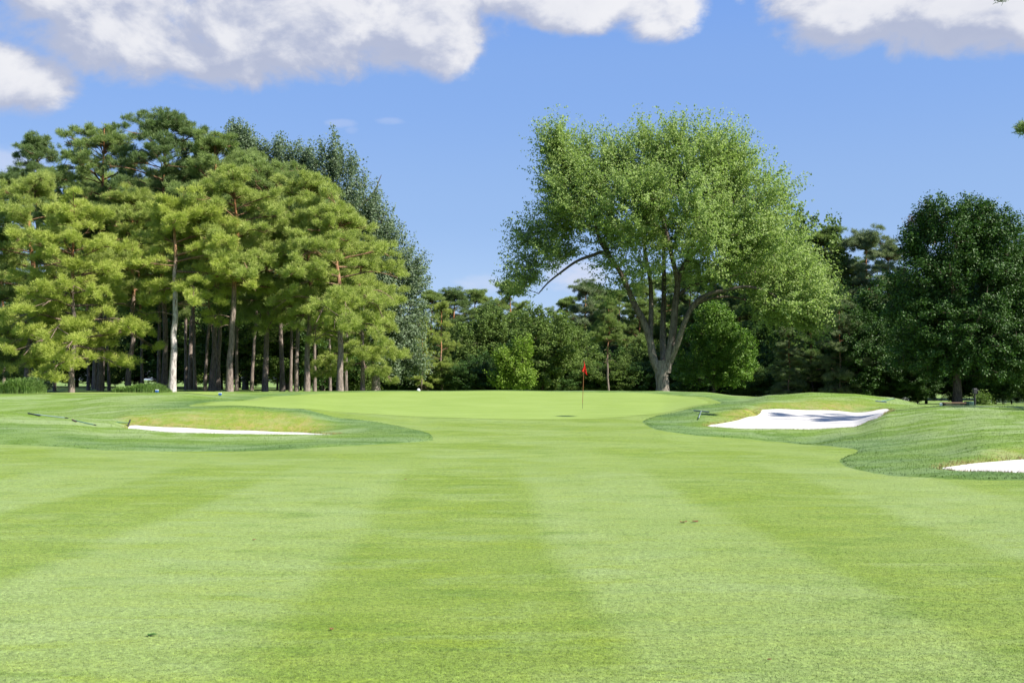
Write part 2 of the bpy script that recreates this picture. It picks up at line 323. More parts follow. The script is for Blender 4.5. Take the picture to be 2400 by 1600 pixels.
def clip_tris(V, T, s, attrs):
    """keep the part of the triangulation where s > 0; linear contour"""
    pos = s > 0; cnt = pos[T].sum(1)
    full = T[cnt == 3]
    newf = []; keys = []; n = len(V)
    def rot(Tm, lone):      # rotate so that vertex 0 is the lone one
        k = np.argmax(lone, 1); r = np.arange(len(Tm))
        return np.stack([Tm[r, k], Tm[r, (k + 1) % 3], Tm[r, (k + 2) % 3]], 1)
    T1 = T[cnt == 1]; T1 = rot(T1, pos[T1]) if len(T1) else T1
    T2 = T[cnt == 2]; T2 = rot(T2, ~pos[T2]) if len(T2) else T2
    def ek(p, q): lo = np.minimum(p, q).astype(np.int64); hi = np.maximum(p, q).astype(np.int64); return lo * n + hi
    k1a, k1b = ek(T1[:, 0], T1[:, 1]), ek(T1[:, 0], T1[:, 2]); k2a, k2b = ek(T2[:, 0], T2[:, 1]), ek(T2[:, 0], T2[:, 2])
    allk = np.concatenate([k1a, k1b, k2a, k2b]); uk, inv = np.unique(allk, return_inverse=True)
    p = uk // n; q = uk % n; t = s[p] / (s[p] - s[q]); t = t[:, None]
    VV = np.concatenate([V, V[p] * (1 - t) + V[q] * t]); at_ = {k: np.concatenate([v_, v_[p] * (1 - t[:, 0]) + v_[q] * t[:, 0]]) for k, v_ in attrs.items()}
    inv = inv + n; i1a, i1b, i2a, i2b = np.split(inv, np.cumsum([len(k1a), len(k1b), len(k2a)]))
    Tn = np.concatenate([full, np.stack([T1[:, 0], i1a, i1b], 1), np.stack([i2a, T2[:, 1], T2[:, 2]], 1), np.stack([i2a, T2[:, 2], i2b], 1)])
    used, inv2 = np.unique(Tn, return_inverse=True)
    return VV[used], inv2.reshape(-1, 3), {k: v_[used] for k, v_ in at_.items()}
# the steep faces behind the sand grow dry, yellow turf
dsand = -np.minimum(S_sand, 0)
zx = ground(gxf, gyf + .3) - ground(gxf, gyf - .3)
dry = np.clip((zx / .6 - .07) / .15, 0, 1) * np.exp(-(dsand / 2.2) ** 2) * (gyf < 43)
dry = np.maximum(dry, .85 * np.exp(-dsand / .18) * (zx > .02))
d_edge = -np.maximum(S_f, S_g)
collar = np.clip(1 - (d_edge - 1.0) / 2.2, 0, 1)
rise = np.clip(-np.maximum(S_fair_only, S_sand) / .12, 0, 1) * .035
gzr = gz0 + rise - .006 - .05 * (S_sand > .3)
V0 = np.stack([gxf, gyf, gzr], 1)

def grass_mat(name, kind, kind2=False):
    m, t = mat_new(name); geo = t.new('ShaderNodeNewGeometry'); P = geo.outputs['Position']; x, y, z = t.xyz(P)
    fine = t.math('ADD', t.math('MULTIPLY', t.ramp(t.noise(P, 62, 4, .8), .36, .64, smooth=False), .6), t.math('MULTIPLY', t.ramp(t.noise(P, 22, 5, .7), .38, .62, smooth=False), .4)); mid = t.noise(P, 5.5, 6, .65); big = t.noise(P, .35, 5, .6)
    str_ = t.noise(t.comb(t.math('MULTIPLY', x, .30), y, 0.0), 3.2, 7, .68)
    if kind == 'fair':
        wv = t.math('MULTIPLY', t.math('SUBTRACT', t.noise(t.vscale(P, (1, .35, 1)), .22, 3), .5), 1.9)
        xx = t.math('ADD', t.math('ADD', x, t.math('MULTIPLY', y, .035)), wv)
        st = t.math('SINE', t.math('MULTIPLY', t.math('SUBTRACT', xx, -3.45), PI / 2.12))
        st = t.ramp(st, -.28, .28, 0, 1)
        st2 = t.math('SINE', t.math('ADD', t.math('MULTIPLY', t.math('ADD', t.math('MULTIPLY', x, .52), t.math('MULTIPLY', y, .85)), PI / 1.9), t.math('MULTIPLY', big, 7)))
        st2 = t.ramp(st2, -.5, .5)
        near = t.ramp(y, 12.5, 22, 1, 0)
        s_ = t.math('ADD', t.math('MULTIPLY', st, near), t.math('MULTIPLY', st2, t.math('MULTIPLY', t.math('SUBTRACT', 1, near), .5)))
        s_ = t.math('ADD', t.math('MULTIPLY', s_, .62), t.math('MULTIPLY', t.ramp(big, .3, .7), .38))
        col = t.mix(s_, (.132, .198, .018, 1), (.210, .280, .090, 1))
        col = t.mix(t.math('MULTIPLY', t.ramp(str_, .42, .68), .45), col, (.225, .285, .055, 1))
        col = t.mix(t.math('MULTIPLY', t.ramp(t.noise(t.vscale(P, (.7, 1.6, 1)), 1.3, 6, .7), .5, .7), .55), col, (.085, .155, .018, 1))
        pt = t.ramp(t.noise(t.vscale(P, (.55, 1.7, 1)), .9, 6, .62, .5), .50, .66)
        col = t.mix(t.math('MULTIPLY', pt, .38), col, (.225, .295, .115, 1))
        pt2 = t.ramp(t.noise(t.vscale(P, (.4, 1.5, 1)), 1.7, 6, .65, .3), .54, .68)
        col = t.mix(t.math('MULTIPLY', pt2, .5), col, (.185, .245, .022, 1))
        if kind2: col = t.mix(1.0, col, (1.3, 1.3, 1.3, 1), 'MULTIPLY')  # light put into the blade colour to offset the blades' own shadows
        bd = .006; lo = .66; amp = .48
    elif kind == 'green':
        st = t.math('SINE', t.math('MULTIPLY', t.math('ADD', t.math('MULTIPLY', x, .12), y), PI / .55))
        st = t.ramp(st, -.6, .6)
        col = t.mix(t.math('ADD', t.math('MULTIPLY', st, .45), t.math('MULTIPLY', t.ramp(big, .3, .7), .55)), (.160, .228, .040, 1), (.205, .275, .066, 1))
        bd = .004; lo = .93; amp = .10
    else:
        dr = t.new('ShaderNodeAttribute'); dr.attribute_name = 'dry'
        co = t.new('ShaderNodeAttribute'); co.attribute_name = 'collar'
        sw = t.noise(t.comb(t.math('ADD', t.math('MULTIPLY', x, .30), t.math('MULTIPLY', y, .12)), t.math('ADD', t.math('MULTIPLY', y, .9), t.math('MULTIPLY', x, -.25)), 0.0), 1.1, 5, .6, .9)
        hi = t.mix(t.ramp(sw, .43, .57), (.115, .190, .022, 1), (.205, .270, .105, 1))
        lo_ = t.mix(t.ramp(sw, .40, .62), (.068, .130, .026, 1), (.135, .205, .078, 1))
        col = t.mix(co.outputs['Fac'], hi, lo_)
        col = t.mix(t.ramp(big, .42, .62, 0, .45), col, (.125, .20, .018, 1))
        col = t.mix(t.ramp(mid, .45, .75, 0, .35), col, (.06, .115, .018, 1))
        dn = t.math('MULTIPLY', dr.outputs['Fac'], t.ramp(t.noise(P, 1.6, 6, .7), .3, .62, .5, 1))
        dcol = t.mix(t.ramp(t.noise(t.vscale(P, (2.4, 1, .6)), 2.2, 6, .7), .40, .62), (.165, .205, .016, 1), (.255, .215, .065, 1))
        col = t.mix(dn, col, dcol)
        bd = .008; lo = .74; amp = .40
    col = t.mix(1.0, col, t.mix(fine, (lo - amp * .6,) * 3 + (1,), (lo + amp * 1.3,) * 3 + (1,)), 'MULTIPLY')
    h = t.math('ADD', t.math('MULTIPLY', fine, .6), t.math('MULTIPLY', mid, .4))
    p = principled(t, col, .8, .12, bump(t, h, bd))
    p.inputs['Sheen Weight'].default_value = .03; p.inputs['Sheen Roughness'].default_value = .6
    p.inputs['Sheen Tint'].default_value = (.75, 1, .6, 1)
    out(t, p.outputs[0]); return m
M['fair'] = grass_mat('fairway_turf', 'fair'); M['fair_blade'] = grass_mat('fairway_blades', 'fair', True); M['green'] = grass_mat('green_turf', 'green'); M['rough'] = grass_mat('rough_turf', 'rough')
m, t = mat_new('bunker_sand'); geo = t.new('ShaderNodeNewGeometry'); P = geo.outputs['Position']
n = t.noise(P, 60, 6, .7); n2 = t.noise(t.vscale(P, (.5, 2, 1)), 2.2, 5, .6)
out(t, principled(t, t.mix(t.math('ADD', t.math('MULTIPLY', n, .5), t.math('MULTIPLY', n2, .5)), (.38, .365, .345, 1), (.47, .455, .435, 1)), .9, .1, bump(t, t.math('ADD', n, t.math('MULTIPLY', n2, 2)), .012)).outputs[0]); M['sand'] = m

tag(mesh_obj('rough_ground', V0, TR, M['rough'], smooth=True, attrs={'dry': dry, 'collar': collar}), kind='structure')
def sheet(name, s, mat, dz):
    V = np.stack([gxf, gyf, gz0 + dz], 1); VV, T, A = clip_tris(V, TR, s, {'dry': dry})
    return tag(mesh_obj(name, VV, T, mat, smooth=True, attrs=A), kind='structure')
sheet('fairway', S_fair_only, M['fair'], .004)
sheet('putting_green', S_g, M['green'], .010)
sheet('tee_ground', S_t, M['green'], .045)
for k, s in S_s.items(): sheet('bunker_sand', s, M['sand'], .012)

def dry_at(x, y):
    ds = -np.minimum(np.max([sdf(p, x, y) for p in SANDS.values()], axis=0), 0); g_ = (ground(x, y + .3) - ground(x, y - .3))
    return np.maximum(np.clip((g_ / .6 - .07) / .15, 0, 1) * np.exp(-(ds / 2.2) ** 2) * (y < 43), .85 * np.exp(-ds / .18) * (g_ > .02))
# short blades standing in the rough: one mass
def blades(name, n, x0, x1, y0, y1, hmin, hmax, wd, maskf, mat, label):
    x = rng.uniform(x0, x1, n); u = rng.random(n); y = y0 + (y1 - y0) * u ** 1.25
    k = maskf(x, y); x, y = x[k], y[k]; z = ground(x, y) + .015; N = len(x)
    dr_ = dry_at(x, y)
    h = rng.uniform(hmin, hmax, N); th = rng.uniform(0, 2 * PI, N); lx, ly = rng.normal(0, .45, N) * h, rng.normal(0, .45, N) * h
    dx, dy = np.cos(th) * wd / 2, np.sin(th) * wd / 2
    V = np.stack([np.stack([x - dx, y - dy, z], 1), np.stack([x + dx, y + dy, z], 1), np.stack([x + lx, y + ly, z + h], 1)], 1).reshape(-1, 3)
    F_ = np.arange(3 * N).reshape(-1, 3); tint = np.repeat(np.clip(rng.normal(.55, .25, N) , 0, 1), 3)
    o = mesh_obj(name, V, F_, mat, attrs={'tint': tint, 'dry': np.repeat(dr_, 3), 'collar': np.repeat(np.clip(1 - (-np.maximum(sdf(FAIR, x, y), sdf(GREEN, x, y)) - 1.0) / 2.2, 0, 1), 3)}); tag(o, label, 'grass', kind='stuff'); return o
def in_rough(x, y):
    s = np.maximum.reduce([sdf(FAIR, x, y), sdf(GREEN, x, y) + .55] + [sdf(p, x, y) for p in SANDS.values()])
    u = np.abs(x / y) < .56
    return (s < -.03) & u
def lip(x, y):
    s = np.max([sdf(p, x, y) for p in SANDS.values()], axis=0)
    return (s < .04) & (s > -.22)
M['blade_rough'] = leaf_mat('blade_rough', (.085, .165, .035), (.22, .33, .12), .3)
M['blade_dry'] = leaf_mat('blade_dry', (.13, .10, .035), (.34, .25, .10), .2)
blades('rough_grass', 330000, -20, 20, 15, 46, .02, .045, .014, in_rough, M['rough'], 'short green rough grass standing around the bunkers and mounds')
blades('dry_grass', 300000, -18, 18, 16, 42, .02, .07, .012, lip, M['blade_dry'], 'dry straw coloured grass fringe along the lips of the sand bunkers')

# the nearest turf shows its separate short blades
n_ = 420000; yb = 4.1 + 13 * rng.random(n_) ** 1.9; xb = rng.uniform(-.56, .56, n_) * yb; zb_ = ground(xb, yb) + .003
hb_ = rng.uniform(.003, .009, n_); tb_ = rng.uniform(0, 2 * PI, n_); lx_, ly_ = rng.normal(0, .6, n_) * hb_, rng.normal(0, .6, n_) * hb_; cx_, cy_ = np.cos(tb_) * .0024, np.sin(tb_) * .0024
V = np.stack([np.stack([xb - cx_, yb - cy_, zb_], 1), np.stack([xb + cx_, yb + cy_, zb_], 1), np.stack([xb + lx_, yb + ly_, zb_ + hb_], 1)], 1).reshape(-1, 3)
tag(mesh_obj('fairway_grass', V, np.arange(3 * n_).reshape(-1, 3), M['fair_blade']), 'closely mown fairway grass blades in the foreground', 'grass', kind='stuff')
# ------------------------------------------------------------------ tree building
class Tubes:
    def __init__(s): s.V = []; s.F = []; s.n = 0
    def add(s, P, R, sides=6, flare=None):
        P = np.asarray(P, float); R = np.asarray(R, float); k = len(P)
        T = np.gradient(P, axis=0); T /= np.linalg.norm(T, axis=1)[:, None] + 1e-9
        up = np.array([1., 0, 0]) if abs(T[0, 0]) < .8 else np.array([0, 1., 0])
        A = np.cross(T, up); A /= np.linalg.norm(A, axis=1)[:, None] + 1e-9; B = np.cross(T, A)
        an = np.arange(sides) * 2 * PI / sides
        ring = P[:, None] + R[:, None, None] * (np.cos(an)[None, :, None] * A[:, None] + np.sin(an)[None, :, None] * B[:, None])
        s.V.append(ring.reshape(-1, 3)); i = np.arange(k - 1)[:, None] * sides; j = np.arange(sides)[None]
        j2 = (j + 1) % sides
        f = np.stack([i + j, i + j2, i + sides + j2, i + sides + j], -1).reshape(-1, 4) + s.n
        s.F.append(f); s.n += k * sides
    def build(s, name, mat, parent, smooth=True):
        if not s.V: return None
        return mesh_obj(name, np.concatenate(s.V), np.concatenate(s.F), mat, parent, smooth)
def spline(P, n=6):
    P = np.asarray(P, float); Q = np.vstack([2 * P[0] - P[1], P, 2 * P[-1] - P[-2]]); o = []
    for i in range(1, len(Q) - 2):
        for k in range(n):
            t = k / n; p0, p1, p2, p3 = Q[i - 1], Q[i], Q[i + 1], Q[i + 2]
            o.append(.5 * ((2 * p1) + (-p0 + p2) * t + (2 * p0 - 5 * p1 + 4 * p2 - p3) * t * t + (-p0 + 3 * p1 - 3 * p2 + p3) * t ** 3))
    o.append(P[-1]); return np.array(o)
def unit(v): return v / (np.linalg.norm(v, axis=-1, keepdims=True) + 1e-9)
def leaves(r, C, size, nrm, tint):
    """pointed four-corner leaves"""
    n = len(C); nrm = unit(nrm); a = unit(np.cross(nrm, r.normal(size=(n, 3)))); b = np.cross(nrm, a)
    s = size[:, None]; w_ = .42
    fold = nrm * s * .12
    V = np.stack([C - a * s * .5, C + b * s * w_ + fold, C + a * s * .62, C - b * s * w_ + fold], 1).reshape(-1, 3)
    return V, np.arange(4 * n).reshape(-1, 4), np.repeat(tint, 4)
def needles(r, C, D, L, wd, k, spread, tint):
    """sprays of k thin triangles round each shoot direction"""
    n = len(C); C = np.repeat(C, k, 0); D = np.repeat(D, k, 0)
    d = unit(D + r.normal(0, spread, (n * k, 3))); side = unit(np.cross(d, r.normal(size=(n * k, 3))))
    l = (L * r.uniform(.7, 1.15, n * k))[:, None]; base = C + r.normal(0, .05, (n * k, 3))
    V = np.stack([base - side * wd / 2, base + side * wd / 2, base + d * l + side * wd * .18, base + d * l - side * wd * .18], 1).reshape(-1, 3)
    return V, np.arange(4 * n * k).reshape(-1, 4), np.repeat(np.repeat(tint, k), 4)

def pine(seed, H, hb, R, mat, r0=.25, pads=70, pad_r=.85, lean=(0, 0), low=.0, dead=5, detail=1.0, top_round=1.7, name='pine_tree', loc=(0, 0, 0), flat=.42, limb_n=None, bark='bark_pine', extra=(), cap=16, side=None):
    r = np.random.default_rng(seed); r0 *= .86; root = empty(name, loc)
    nz = 14; zz = np.linspace(0, 1, nz)
    wob = np.cumsum(r.normal(0, .05, (nz, 2)), 0) * np.sin(zz * PI)[:, None] * 1.5
    TP = np.stack([wob[:, 0] + lean[0] * zz ** 1.3, wob[:, 1] + lean[1] * zz ** 1.3, zz * H * .96], 1); TP[0, 2] = -.35
    TRd = r0 * (1 - zz) ** .75 * .85 + .03; TRd[0] *= 1.35; TRd[1] *= 1.02
    tb = Tubes(); TPs = spline(TP, 4); tb.add(TPs, np.interp(np.linspace(0, 1, len(TPs)), zz, TRd), 10); tb.build('trunk', M[bark], root)
    tp = lambda z: np.array([np.interp(z, TP[:, 2], TP[:, 0]), np.interp(z, TP[:, 2], TP[:, 1]), z])
    br = Tubes(); PC = []; PR = []; PD_ = []
    pads = int(pads * 1.55); pad_r *= .95
    nl = limb_n or int(pads / 4.2)
    for i in range(nl):
        t = ((i + r.uniform(-.3, .3)) / nl); t = min(max(t, 0), .985)
        z = hb + (H * .95 - hb) * t + r.normal(0, .25)
        prof = (1 - t ** top_round) ** .55 * (1.0 if t > .12 else .75 + t * 2) * r.uniform(.62, 1.12)
        th = i * 2.399 + r.uniform(-.9, .9); L = max(.5, R * prof)
        if side is not None: L *= 1 + side[1] * math.cos(th - side[0])
        d = np.array([math.cos(th), math.sin(th), 0])
        b0 = tp(z); el_ = .15 + .42 * t + r.uniform(-.12, .15) - low * (1 - t)
        p1 = b0 + d * L * .35 + np.array([0, 0, L * .35 * el_]); p2 = b0 + d * L * .7 + np.array([r.normal(0, .12), r.normal(0, .12), L * .62 * el_]); p3 = b0 + d * L + np.array([r.normal(0, .2), r.normal(0, .2), L * (.85 * el_ - (.12 + low * .5) * (1 - t))])
        path = spline([b0, p1, p2, p3], 4); rad0 = min(.085, .025 + .013 * L) * (1.1 - .5 * t)
        br.add(path, np.linspace(rad0, .018, len(path)), 5)
        npd = max(2, int(round(L * pads / (nl * R) * 1.35)))
        for q in range(npd):
            s = 1 - (q / npd) ** 1.0 * .78 if npd > 1 else 1.0
            k = s * (len(path) - 1); base = path[min(int(k), len(path) - 1)]
            lat = np.array([-d[1], d[0], 0]) * r.normal(0, .33) * L * .5
            c = base + lat + np.array([0, 0, r.uniform(-.25, .5)]) + d * r.uniform(-.1, .25)
            PC.append(c); PR.append(pad_r * r.uniform(.55, 1.3) * (.75 + .25 * (1 - t))); PD_.append(d)
            j = max(0, int(k) - 3); br.add(spline([path[j], (path[j] + c) / 2 + [0, 0, -.05], c], 3), np.linspace(.028, .010, 7), 4)
    for k in range(cap):
        a_ = r.uniform(0, 2 * PI); q_ = r.random() ** .6; rr_ = .30 * R * q_
        PC.append(tp(H * .93) + np.array([math.cos(a_) * rr_, math.sin(a_) * rr_, .35 - .95 * q_ + r.uniform(-.25, .2)])); PR.append(pad_r * .8); PD_.append(np.array([math.cos(a_), math.sin(a_), 0]) * .5)
        br.add(spline([tp(H * .86), tp(H * .88) * .5 + PC[-1] * .5, PC[-1]], 3), np.linspace(.03, .012, 7), 4)
    for (z, th, L, ze) in extra:
        b0 = tp(z); d = np.array([math.cos(th), math.sin(th), 0]); path = spline([b0, b0 + d * L * .4 + [0, 0, .5], b0 + d * L * .75 + [0, 0, (ze - z) * .9], b0 + d * L + [0, 0, ze - z]], 4)
        br.add(path, np.linspace(.07, .012, len(path)), 5)
        for q in (1.0,): PC.append(path[-1] + r.normal(0, .04, 3)); PR.append(.20); PD_.append(d)
    for k in range(dead):
        z = r.uniform(hb * .62, hb * 1.15); th = r.uniform(0, 2 * PI); L = r.uniform(.5, 2.2); b0 = tp(z); d = np.array([math.cos(th), math.sin(th), 0])
        br.add(spline([b0, b0 + d * L * .5 + [0, 0, .12 * L], b0 + d * L + [0, 0, r.uniform(-.35, .15) * L]], 3), np.linspace(.035, .01, 7), 4)
    br.build('branches', M['bark_limb'] if bark in ('bark_pine', 'bark_pale') else M[bark], root)
    PC = np.array(PC); PR = np.array(PR); PDa = np.array(PD_)
    nsub = np.maximum(4, (13 * PR ** 1.5)).astype(int); J = np.repeat(np.arange(len(PC)), nsub); m_ = len(J)
    q = unit(r.normal(size=(m_, 3))) * (r.random((m_, 1)) ** .5); q[:, 2] = q[:, 2] * flat + .1
    SC = PC[J] + q * PR[J][:, None]; SR = r.uniform(.13, .27, m_)
    n_per = 30; K = np.repeat(np.arange(m_), n_per); n = len(K)
    g_ = unit(r.normal(size=(n, 3))) * (r.random((n, 1)) ** .45); g_[:, 2] *= .75
    Pp = SC[K] + g_ * SR[K][:, None]
    dir_ = unit(g_ * .9 + q[K] * .6 + np.array([0, 0, .55]) + PDa[J][K] * .3)
    pt = r.uniform(0, 1, len(PC)); st_ = r.uniform(0, 1, m_); tint = np.clip(.12 + .3 * pt[J][K] + .3 * st_[K] + r.normal(.12, .15, n), 0, 1)
    V, F_, tt = needles(r, Pp, dir_, .175, .023 / detail ** .5, 5, .5, tint)
    mesh_obj('crown', V, F_, M[mat], root, attrs={'tint': tt})
    reg(root); return root

def broadleaf(seed, name, ell, limbs, nclump, per, size, mat, loc=(0, 0, 0), bark='bark_grey', clump=(.75, .42), trunk_r=.3, up=.6, fan=1, fs=.55, sides=8, twig=.022, inner=.45, bias=.5, hull=None):
    """ell: crown lobes (cx,cy,cz,rx,ry,rz,weight); limbs: list of (points, r0, r1), the first one is the trunk"""
    r = np.random.default_rng(seed); root = empty(name, loc)
    tb = Tubes(); nodes = []
    P, a, b = limbs[0]; Q = spline(P, 5); rr = np.linspace(1, 0, len(Q)); rad = b + (a - b) * rr ** .8; rad[:3] *= [1.3, 1.12, 1.04]
    tb.add(Q, rad, 14); tb.build('trunk', M[bark], root); nodes += list(Q[len(Q) // 2:])
    br = Tubes()
    for P, a, b in limbs[1:]:
        Q = spline(P, 5); br.add(Q, np.linspace(a, b, len(Q)), sides); nodes += list(Q[2:])
    ell = np.array(ell, float); wts = ell[:, 6] * (ell[:, 3] * ell[:, 4] * ell[:, 5]) ** .67; wts /= wts.sum()
    cen = (ell[:, :3] * wts[:, None]).sum(0)
    I = r.choice(len(ell), nclump, p=wts); q = unit(r.normal(size=(nclump, 3))) * (inner + (1 - inner) * r.random((nclump, 1)) ** bias)
    C = ell[I, :3] + q * ell[I, 3:6]; D = unit(unit(C - (cen - [0, 0, 1.5])) + unit(q * 1.0 / ell[I, 3:6]) * .6 + np.array([0, 0, up]))
    base = np.array(nodes); order = np.argsort(np.min(np.linalg.norm(C[:, None] - base[None, ::2], axis=2), axis=1)) if nclump * len(base) < 4e6 else np.arange(nclump)
    buf = np.zeros((len(base) + nclump * 4, 3)); buf[:len(base)] = base; m_ = len(base)
    for k in order:
        c = C[k]; dv = buf[:m_] - c; dist = np.linalg.norm(dv, axis=1) + np.maximum(dv[:, 2], 0) * 1.2
        j = int(np.argmin(dist)); p0 = buf[j].copy(); L = np.linalg.norm(c - p0)
        if L < .25: continue
        mid = (p0 + c) / 2 + np.array([0, 0, .08 * L]) + r.normal(0, .05 * L, 3); Q = np.array([p0, (p0 * .55 + mid * .45), mid, c])
        br.add(Q, np.linspace(min(twig * (1 + .5 * L), .09), twig * .4, 4), 4)
        buf[m_:m_ + 3] = Q[1:]; m_ += 3
    br.build('branches', M[bark], root)
    base_n = nclump
    if fan > 1:
        K0 = np.repeat(np.arange(nclump), fan); D = unit(D[K0] + r.normal(0, fs, (len(K0), 3))); C = C[K0] + D * clump[0] * .45 + r.normal(0, .12, (len(K0), 3)); nclump = len(K0)
    n = nclump * per; K = np.repeat(np.arange(nclump), per); sc = r.uniform(.65, 1.35, nclump)[K]
    t_ = np.clip(r.normal(0, 1, n), -1.8, 1.7) * clump[0] * .5 * sc; lat = np.clip(r.normal(0, 1, (n, 3)), -1.6, 1.6) * (clump[1] * .55 * sc)[:, None]; lat[:, 2] *= .75
    Pp = C[K] + D[K] * t_[:, None] + lat * (1 - .25 * np.clip(t_ / clump[0], -1, 1.5))[:, None]
    sz = size * r.uniform(.65, 1.3, n)
    nr = r.normal(0, .75, (n, 3)) + D[K] * .45 + np.array([0, 0, .55])
    ct = np.repeat(r.uniform(0, 1, base_n), fan) * .7 + .3 * r.uniform(0, 1, nclump); tint = np.clip(.18 + .4 * ct[K] + r.normal(.15, .2, n), 0, 1)
    V, F_, tt = leaves(r, Pp, sz, nr, tint)
    mesh_obj('crown', V, F_, M[mat], root, attrs={'tint': tt})
    reg(root); return root
def gp(px, d, dz=0.0):
    x, y = PD(px, d); return np.array([x, y, float(ground(x, y)) + dz])
def height_for(px, d, top): return at(px, top, d)[2] - gp(px, d)[2]

# ------------------------------------------------------------------ the big silver maple
MD = 75.0; mb = gp(1553, MD)
def mp(px, py, dy=0.0): return at(px, py, MD + dy) - mb
limbs = [
 ([mp(1553, 925), mp(1553, 900), mp(1551, 880), mp(1553, 858), mp(1554, 845)], .50, .47),
 ([mp(1545, 872), mp(1531, 838), mp(1524, 800), mp(1508, 752), mp(1488, 715), mp(1468, 668), mp(1452, 635), mp(1428, 600), mp(1405, 560), mp(1392, 500), mp(1395, 430), mp(1380, 360)], .33, .05),
 ([mp(1443, 622, -.2), mp(1415, 592, -.5), mp(1390, 598, -.9), mp(1352, 612, -1.2), mp(1315, 638, -1.4), mp(1285, 662, -1.6), mp(1262, 688, -1.8)], .17, .04),
 ([mp(1436, 612, .3), mp(1410, 560, 1), mp(1360, 520, 1.5), mp(1310, 500, 2), mp(1260, 500, 2)], .12, .03),
 ([mp(1524, 790, .2), mp(1526, 730, .5), mp(1524, 660, .8), mp(1512, 590, .6), mp(1505, 520, .5), mp(1500, 440, 0), mp(1478, 350, 0)], .22, .04),
 ([mp(1556, 860, .8), mp(1553, 780, 1.6), mp(1556, 700, 2.4), mp(1556, 620, 3), mp(1556, 540, 3), mp(1558, 460, 3), mp(1570, 380, 3)], .26, .05),
 ([mp(1562, 872, -.1), mp(1570, 825, -.3), mp(1578, 770, -.5), mp(1583, 710, -.6), mp(1588, 660, -.7), mp(1578, 615, -1), mp(1565, 560, -1.4), mp(1552, 500, -1.5), mp(1550, 420, -1.2), mp(1545, 340, -1)], .34, .05),
 ([mp(1588, 665, -.7), mp(1600, 628, -.8), mp(1630, 590, -1), mp(1668, 545, -1), mp(1695, 505, -1), mp(1720, 470, -1), mp(1735, 400, -1)], .19, .04),
 ([mp(1570, 850, -.2), mp(1590, 800, -1), mp(1605, 755, -1.6), mp(1625, 715, -2), mp(1655, 692, -2.4), mp(1700, 680, -2.8), mp(1755, 672, -3), mp(1810, 690, -3), mp(1850, 730, -3)], .25, .05),
 ([mp(1618, 728, -1.9), mp(1645, 705, -1), mp(1690, 696, 0), mp(1735, 700, .6), mp(1790, 725, 1), mp(1840, 775, 1)], .14, .03),
 ([mp(1590, 690, -.6), mp(1625, 668, .2), mp(1680, 655, 1), mp(1750, 640, 1.5), mp(1820, 640, 2), mp(1880, 660, 2)], .15, .03),
 ([mp(1620, 600, -.9), mp(1630, 540, 0), mp(1640, 470, 1), mp(1655, 400, 1.5), mp(1660, 330, 2)], .13, .03),
]
def me(px, py, rx, ry, dy=0, rz=None, w_=1.0):
    rx = max(rx - 18, 14); ry = max(ry - 18, 14); c = mp(px, py + (30 if py < 420 and px > 1350 else 12), dy); s = MD / F; return (c[0], c[1], c[2], rx * s, (rz if rz else (rx + ry) / 2) * s, ry * s, w_)
ell = [me(1305, 330, 40, 42, 0, 45, 3), me(1320, 385, 55, 60, 0, None, 1.6), me(1400, 360, 95, 85, 1), me(1500, 350, 105, 85, 0), me(1620, 340, 110, 85, 0, 150), me(1700, 370, 80, 85, 0),
       me(1345, 460, 72, 100, 0, 120, 1.3), me(1470, 480, 110, 105, -1, 170), me(1600, 480, 120, 110, -1, 190), me(1730, 480, 115, 110, 0, 150),
       me(1255, 540, 55, 45, 1, None, 1.6), me(1310, 560, 75, 55, 1, None, 1.4), me(1240, 625, 42, 45, 0, None, 1.6), me(1290, 600, 40, 40, -1, None, 1.3),
       me(1500, 600, 90, 60, -1, 120, .5), me(1660, 585, 110, 75, -1, 170, .9), me(1790, 600, 105, 95, 0, 160), me(1870, 680, 90, 85, 0, 140), me(1815, 695, 80, 60, -1, 120), me(1890, 740, 55, 45, -1),
       me(1590, 640, 50, 35, -1, 60, .3), me(1440, 665, 55, 30, 1, 60, .5), me(1215, 665, 30, 28, -1.5, 30, .8), me(1835, 470, 40, 60, 0)]
o = broadleaf(11, 'maple_tree', ell, limbs, 1300, 60, .138, 'leaf_maple', mb, 'bark_grey', (1.6, .24), up=.8, fan=4, fs=.55, twig=.024, inner=.35, bias=.55)
tag(o, 'huge spreading light green maple with several grey stems behind the putting green', 'tree')

# ------------------------------------------------------------------ the round tree and the dark maple on the right
def auto_limbs(r_, H, tr,  crown0, R, n=7):
    r = np.random.default_rng(r_)
    L = [([np.array([0, 0, -.3]), np.array([.02, 0, crown0 * .5]), np.array([0, .05, crown0]), np.array([.1, 0, (crown0 + H) * .5]), np.array([0, 0, H * .88])], tr, .05)]
    for k in range(n):
        z = crown0 * .9 + (H * .7 - crown0) * k / n; th = k * 2.4 + r.uniform(-.4, .4); d = np.array([math.cos(th), math.sin(th), 0]); l = R * r.uniform(.55, .8)
        L.append(([np.array([0, 0, z]), d * l * .45 + [0, 0, z + l * .35], d * l * .8 + [0, 0, z + l * .8]], tr * .45, .03))
    return L
def px_ell(base, px, py, d, rx, ry, dy=0, ryy=None, w_=1.0):
    c = at(px, py, d) - base; c[1] += dy; s = d / F; return (c[0], c[1], c[2], rx * s, (ryy or (rx + ry) / 2) * s, ry * s, w_)
d_ = 83.0; b_ = gp(1672, d_)
e = [px_ell(b_, 1672, 770, d_, 55, 55), px_ell(b_, 1655, 820, d_, 80, 55), px_ell(b_, 1700, 820, d_, 70, 60), px_ell(b_, 1665, 865, d_, 85, 38), px_ell(b_, 1715, 868, d_, 50, 35), px_ell(b_, 1668, 738, d_, 30, 25)]
